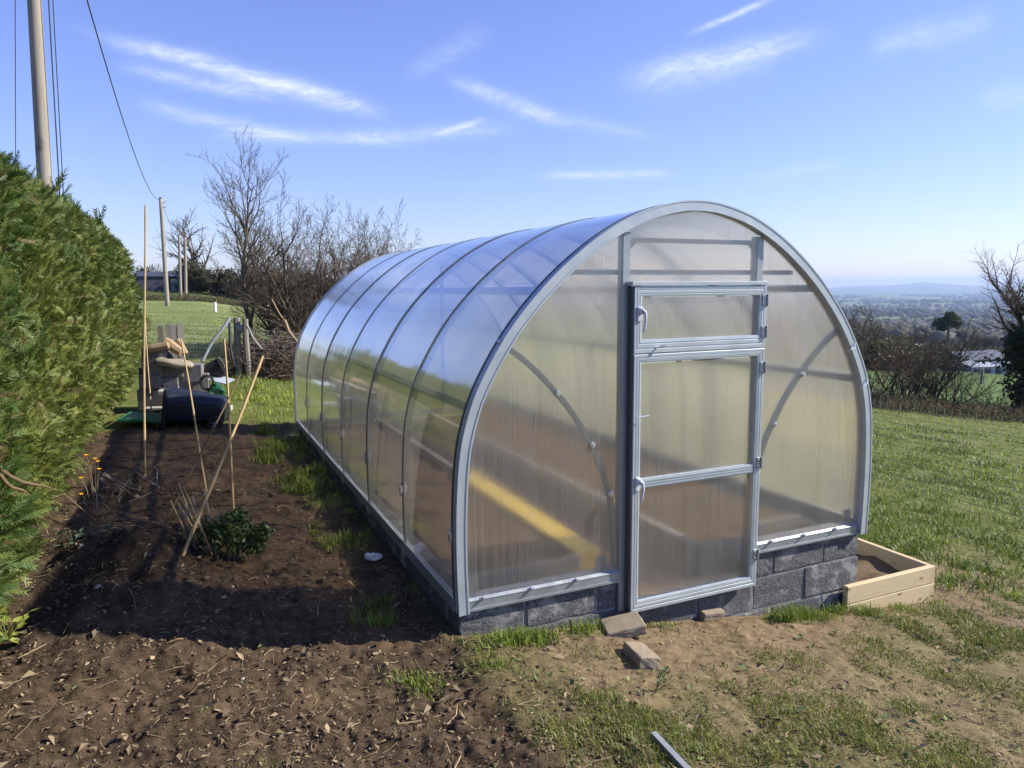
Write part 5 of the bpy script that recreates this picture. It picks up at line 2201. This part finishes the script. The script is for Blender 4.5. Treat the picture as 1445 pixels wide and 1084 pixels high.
# sack
p = at_dist(246, 512, 11.45)
bm = bmesh.new()
bmesh.ops.create_uvsphere(bm, u_segments=24, v_segments=14, radius=1)
for v in bm.verts:
    c = v.co
    c.x = math.copysign(abs(c.x) ** .75, c.x) * .26
    c.y = math.copysign(abs(c.y) ** .8, c.y) * .19
    c.z = math.copysign(abs(c.z) ** .8, c.z) * .06 + .012 * math.sin(c.x * 25) * math.cos(c.y * 21)
    c.z += -.06 * (c.x + .05)
for f in bm.faces:
    f.smooth = True
me = bpy.data.meshes.new('sack')
bm.to_mesh(me)
bm.free()
sk = link('sack', me, 'sack')
sk.location = tuple(p)
sk.rotation_euler = (0, .12, RZ)
tag(sk, 'full tan sack lying on top of the block stack', 'sack')
for k, (px, py, qx, qy, rad, lab, mt) in enumerate(((206, 494, 238, 487, .06, 'pale split log on the left top of the stack', 'log'), (232, 482, 256, 498, .075, 'thick cut log with a pale end on top of the stack', 'log'), (215, 501, 232, 496, .05, 'short pale log lying just above the sloping block', 'log'), (228, 492, 242, 506, .045, 'dark pipe slanting down on top of the stack', 'darkmetal'), (250, 480, 262, 500, .055, 'split log at the right top of the stack', 'log'))):
    a_, b_ = at_dist(px, py, 11.5 + .05 * k), at_dist(qx, qy, 11.42 + .05 * k)
    e = empty('log' if mt == 'log' else 'pipe', tuple(a_))
    tag(e, lab, 'log' if mt == 'log' else 'pipe', 'logs on the stack' if mt == 'log' else None)
    v = b_ - a_
    MB().tube([v * 0, v * .3 + np.array([0, 0, .01]), v * .7, v], [rad, rad * 1.05, rad * .95, rad * .9], 7).build('shaft', mt, e, .008)
# green bag, black tyre-like bucket and grey sheet on the right of the stack
p = at_dist(300, 546, 11.3)
gb = link('green_bag', leaf_mesh if False else rough_block(.22, .20, .20, 12, .05, 4, .06), 'greenbag')
gb.location = (p[0], p[1], p[2] - .15)
gb.rotation_euler = (.2, .5, .4)
tag(gb, 'crumpled green plastic bag at the right end of the stack', 'bag')
p = at_dist(300, 516, 11.7)
bk = empty('black_bucket', (p[0], p[1], p[2] - .06))
bk.rotation_euler = (0, R(70), .3)
tag(bk, 'black bucket on its side at the right end behind the sack', 'bucket')
MB().lathe([(.10, -.1), (.105, -.095), (.135, .12), (.145, .125), (.145, .14), (.128, .14), (.098, -.08)], 16).build('shell', 'rubber', bk)
MB().tube([(.14 * math.cos(t), .14 * math.sin(t), .14 + .02 * math.sin(t)) for t in np.linspace(0, 3.14, 9)], .005, 5).build('handle', 'wire', bk)
p = at_dist(309, 535, 11.6)
gs = MB().obox((0, 0, 0), (.16, .03, -.05), (.02, .12, .02), (.002, 0, .006)).build('grey_sheet', 'shedgrey')
gs.location = tuple(p)
tag(gs, 'bent grey sheet leaning out right of the stack', 'sheet')
p = at_dist(292, 540, 11.35)
ho = MB().tube([(.10 * math.cos(t) * (1 - .02 * t), .04 * math.sin(t * .5), .10 * math.sin(t)) for t in np.linspace(0, 12, 50)], .014, 6).build('hose_coil', 'rubber')
ho.location = tuple(p)
tag(ho, 'coil of black hose hanging beside the green bag', 'hose')

# ------------------------------------------------------------------ far left: hedgerow, hut, big bare tree
wood_t = [tree_meshes(grow(100 + k, 8.0, [(16, .5, 42, 6), (10, .46, 40, 4), (8, .5, 38, 3)], .20, multi=1 + k, spread=.3, clear=.2, up=.10, rmin=.022), 1) for k in range(3)]
scrub = [leaf_blob(50 + k, 2600, 1, [(rng.normal(0, 1.2), rng.normal(0, .8), .8 + .7 * q, 1.3) for q in range(4)], .16, (.028, .03, .014), (.085, .075, .045)) for k in range(3)]
put_tree('bare_tree', 'large round-crowned leafless tree on the far skyline left of the slim tree', loc_at(288, 118), tree_meshes(grow(140, 10.0, [(22, .55, 52, 7), (12, .48, 44, 5), (9, .5, 40, 3)], .36, clear=.22, up=.08, rmin=.022), 2), 'far trees on the left skyline')
far_spots = [(212, 150, .42), (226, 150, .55), (308, 118, .52), (322, 122, .58), (336, 112, .5), (352, 116, .6), (374, 110, .62), (392, 112, .66), (412, 104, .62), (436, 100, .66), (462, 102, .6), (490, 98, .55), (520, 102, .5), (548, 100, .45), (572, 105, .4)]
words = ['first', 'second', 'third', 'fourth', 'fifth', 'sixth', 'seventh', 'eighth', 'ninth', 'tenth', 'eleventh', 'twelfth', 'thirteenth', 'fourteenth', 'fifteenth', 'sixteenth', 'seventeenth', 'eighteenth', 'nineteenth', 'twentieth']
for k, (px, d, s) in enumerate(far_spots):
    put_tree('hedgerow_tree', words[k] + ' small leafless tree from the left in the far hedgerow', loc_at(px, d), wood_t[k % 3], 'small trees of the far hedgerow', k * 1.1, s, 'tree', 'twig', 'twig')
hs = [(206, 140, .9), (238, 128, .7), (270, 112, .9), (284, 108, 1.0), (296, 106, 1.15), (310, 106, .9), (326, 104, 1.0), (342, 104, .9), (358, 102, .95), (376, 100, 1.05), (394, 98, .95), (412, 96, 1.0), (432, 95, 1.1), (454, 94, 1.0), (478, 94, 1.0), (504, 94, .9), (530, 95, .85), (560, 96, .8)]
for k, (px, d, s) in enumerate(hs):
    e = empty('hedgerow_shrub', loc_at(px, d), k * .9)
    e.scale = (s * 1.25, s * 1.25, s * .95)
    tag(e, words[k] + ' dark scrubby shrub from the left along the far hedgerow', 'shrub', 'shrubs of the far hedgerow')
    link('leaves', scrub[k % 3], 'leaf', e)
p = loc_at(240, 112)
hut = empty('field_hut', p, .4)
tag(hut, 'low dark field hut at the far end of the pasture by the poles', 'hut')
MB().box(-3.2, 3.2, -1.5, 1.5, -.3, 1.9).build('wall', 'hutwall', hut)
MB().add([(-3.4, -1.7, 1.9), (3.4, -1.7, 1.9), (3.4, 1.7, 1.9), (-3.4, 1.7, 1.9), (-3.4, 0, 2.6), (3.4, 0, 2.6)], [(0, 1, 5, 4), (2, 3, 4, 5), (0, 4, 3), (1, 2, 5), (0, 3, 2, 1)]).build('roof', 'roofdark', hut)
MB().box(.8, 1.7, -1.53, -1.502, -.3, 1.5).build('door', 'greywood', hut)
tag(build_bank('rough_bank', '', [loc_at(px, 64)[:2] for px in (190, 240, 290, 340, 400, 460)], 5200, .8, (.06, .055, .03), (.17, .14, .08), .9, .022, .3), 'strip of rough brown grass between the mown field and the pasture', 'rough grass', None, 'stuff')
x, y, z = hit(238, 424)

# ------------------------------------------------------------------ right distance: trees, farm, hills
rt = [(1205, 95, .82), (1216, 100, 1.0), (1228, 104, .9), (1242, 112, .75), (1256, 120, .72), (1270, 128, .74), (1284, 132, .70), (1298, 136, .78), (1312, 165, .84), (1326, 170, .8), (1352, 178, .95), (1366, 180, .85), (1380, 182, .95), (1394, 185, .9), (1410, 185, .95), (1426, 180, 1.0)]
for k, (px, d, s) in enumerate(rt):
    put_tree('valley_tree', words[k] + ' leafless tree from the left in the row below the right lawn', loc_at(px, d), wood_t[(k + 1) % 3], 'leafless trees of the right valley row', k * 1.7, s, 'tree', 'twig', 'twig')
for k, (px, d, s) in enumerate(((1212, 96, .9), (1238, 104, 1.0), (1262, 112, 1.1), (1288, 125, 1.2), (1316, 160, 1.2), (1344, 170, 1.2), (1376, 172, 1.2), (1408, 172, 1.3), (1440, 170, 1.3))):
    e = empty('valley_shrub', loc_at(px, d), k * .9)
    e.scale = (s * 1.9, s * 1.9, s)
    tag(e, words[k] + ' brown shrub from the left under the right valley trees', 'shrub', 'shrubs of the right valley row')
    link('leaves', scrub[(k + 1) % 3], 'leaf', e)
pt = loc_at(1335, 170)
pe = empty('pine_tree', pt)
tag(pe, 'dark flat-topped evergreen tree above the right valley row', 'tree')
MB().tube([(0, 0, -.5), (.2, 0, 6), (0, .1, 10.6)], [.35, .26, .1], 8).build('trunk', 'bark', pe)
link('crown', leaf_blob(71, 3000, 1, [(0, 0, 9.4, 1.3), (1.9, .2, 9.0, 1.1), (-2.0, 0, 8.9, 1.1), (.3, 0, 10.4, .9), (-.9, .3, 8.0, .8), (1.0, 0, 10.0, .8)], .24, (.016, .03, .012), (.04, .065, .022)), 'leaf', pe)
# farm sheds
def shed(px, d, ln, wd, hw, hr, rz, wall, roof, lab, nb=5):
    p = loc_at(px, d)
    e = empty('farm_shed', p, rz)
    tag(e, lab, 'shed', 'farm sheds in the valley')
    MB().box(-ln / 2, ln / 2, -wd / 2, wd / 2, -2.5, hw).build('wall', wall, e)
    o = .25
    MB().add([(-ln / 2 - o, -wd / 2 - o, hw), (ln / 2 + o, -wd / 2 - o, hw), (ln / 2 + o, wd / 2 + o, hw), (-ln / 2 - o, wd / 2 + o, hw), (-ln / 2 - o, 0, hr), (ln / 2 + o, 0, hr)], [(0, 1, 5, 4), (2, 3, 4, 5), (0, 4, 3), (1, 2, 5), (0, 3, 2, 1)]).build('roof', roof, e)
    for i in range(nb):
        xx = -ln / 2 + ln * (i + .5) / nb
        MB().box(xx - ln / nb * .28, xx + ln / nb * .28, -wd / 2 - .04, -wd / 2 - .003, -.2, hw * .72).build('doorway', 'roofdark', e)


shed(1372, 152, 10.5, 6, 2.2, 3.5, .35, 'hutwall', 'roofdark', 'blue grey roofed shed highest in the valley farm')
shed(1342, 138, 6.5, 3.5, 1.1, 1.6, .15, 'shedwhite', 'shedwhite', 'low white shed at the left end of the valley farm', 4)
shed(1390, 138, 8.0, 3.5, 1.2, 1.75, .2, 'shedwhite', 'shedgrey', 'low grey roofed white shed at the right end of the valley farm', 4)
pp = loc_at(1388, 82)
e = empty('gate_post', pp)
tag(e, 'lone dark post in the field below the farm sheds', 'post')
MB().tube([(0, 0, -.3), (0, 0, 1.5)], .12, 6).build('shaft', 'oldwood', e)

# hedgerows and woods of the plain
def build_plain_woods():
    Vs, Qs, Cs = [], [], []
    k0 = 0
    r = np.random.default_rng(5)
    tot_x, tot_y = [], []
    for k in range(300):
        d = 300 * (7500 / 300) ** r.random()
        a = R(r.uniform(14, 46))
        x0, y0 = d * math.sin(a), d * math.cos(a)
        th = R(r.choice([12, 24, 100, 115]) + r.normal(0, 8) + 20)
        ln = r.uniform(80, 330) * (1 + d / 4000)
        n = int(26 + 10 * r.random())
        t = r.uniform(-.5, .5, n)
        wood = r.random() < .30
        wx = r.normal(0, 38 if wood else 3.0, n)
        tot_x.append(x0 + math.cos(th) * ln * t - math.sin(th) * wx)
        tot_y.append(y0 + math.sin(th) * ln * t + math.cos(th) * wx)
    x, y = np.concatenate(tot_x), np.concatenate(tot_y)
    ok = np.hypot(x, y) > 620
    x, y = x[ok], y[ok]
    n = len(x)
    s = r.uniform(3.0, 8.0, n) * (1 + np.hypot(x, y) / 7000)
    col = np.array([.035, .036, .02])[None] + r.random((n, 1)) * np.array([.05, .042, .03])[None]
    V, Fc, Cc = lumps(x, y, base_h(x, y) + s * .5, s, 1.2, col, .35)
    me = mesh_np('plain_woods', V, Fc, False, dict(col=Cc))
    tag(link('plain_woods', me, 'matte'), 'hedgerows and woods across the hazy far plain', 'woodland', None, 'stuff')


build_plain_woods()

# ------------------------------------------------------------------ haze over the country
HZ_DENS = 0.00012
hz = MB().box(-16500, 16500, -16500, 16500, -150, 120).build('haze', None)
hz.location = (0, 0, 0)


def make_haze():
    m = bpy.data.materials.new('haze')
    m.use_nodes = True
    nt = m.node_tree
    nt.nodes.clear()
    out = nt.nodes.new('ShaderNodeOutputMaterial')
    v = nt.nodes.new('ShaderNodeVolumePrincipled')
    v.inputs['Color'].default_value = (.52, .68, .97, 1)
    v.inputs['Density'].default_value = HZ_DENS
    v.inputs['Anisotropy'].default_value = .2
    nt.links.new(v.outputs[0], out.inputs['Volume'])
    return m


hz.data.materials.append(make_haze())
tag(hz, 'thin blue haze over the far plain', 'haze', None, 'stuff')
zmin = min((base_h(*np.array([[a], [b]]))[0] for a, b in ((14000, 3000), (9000, 9000))), default=-100)
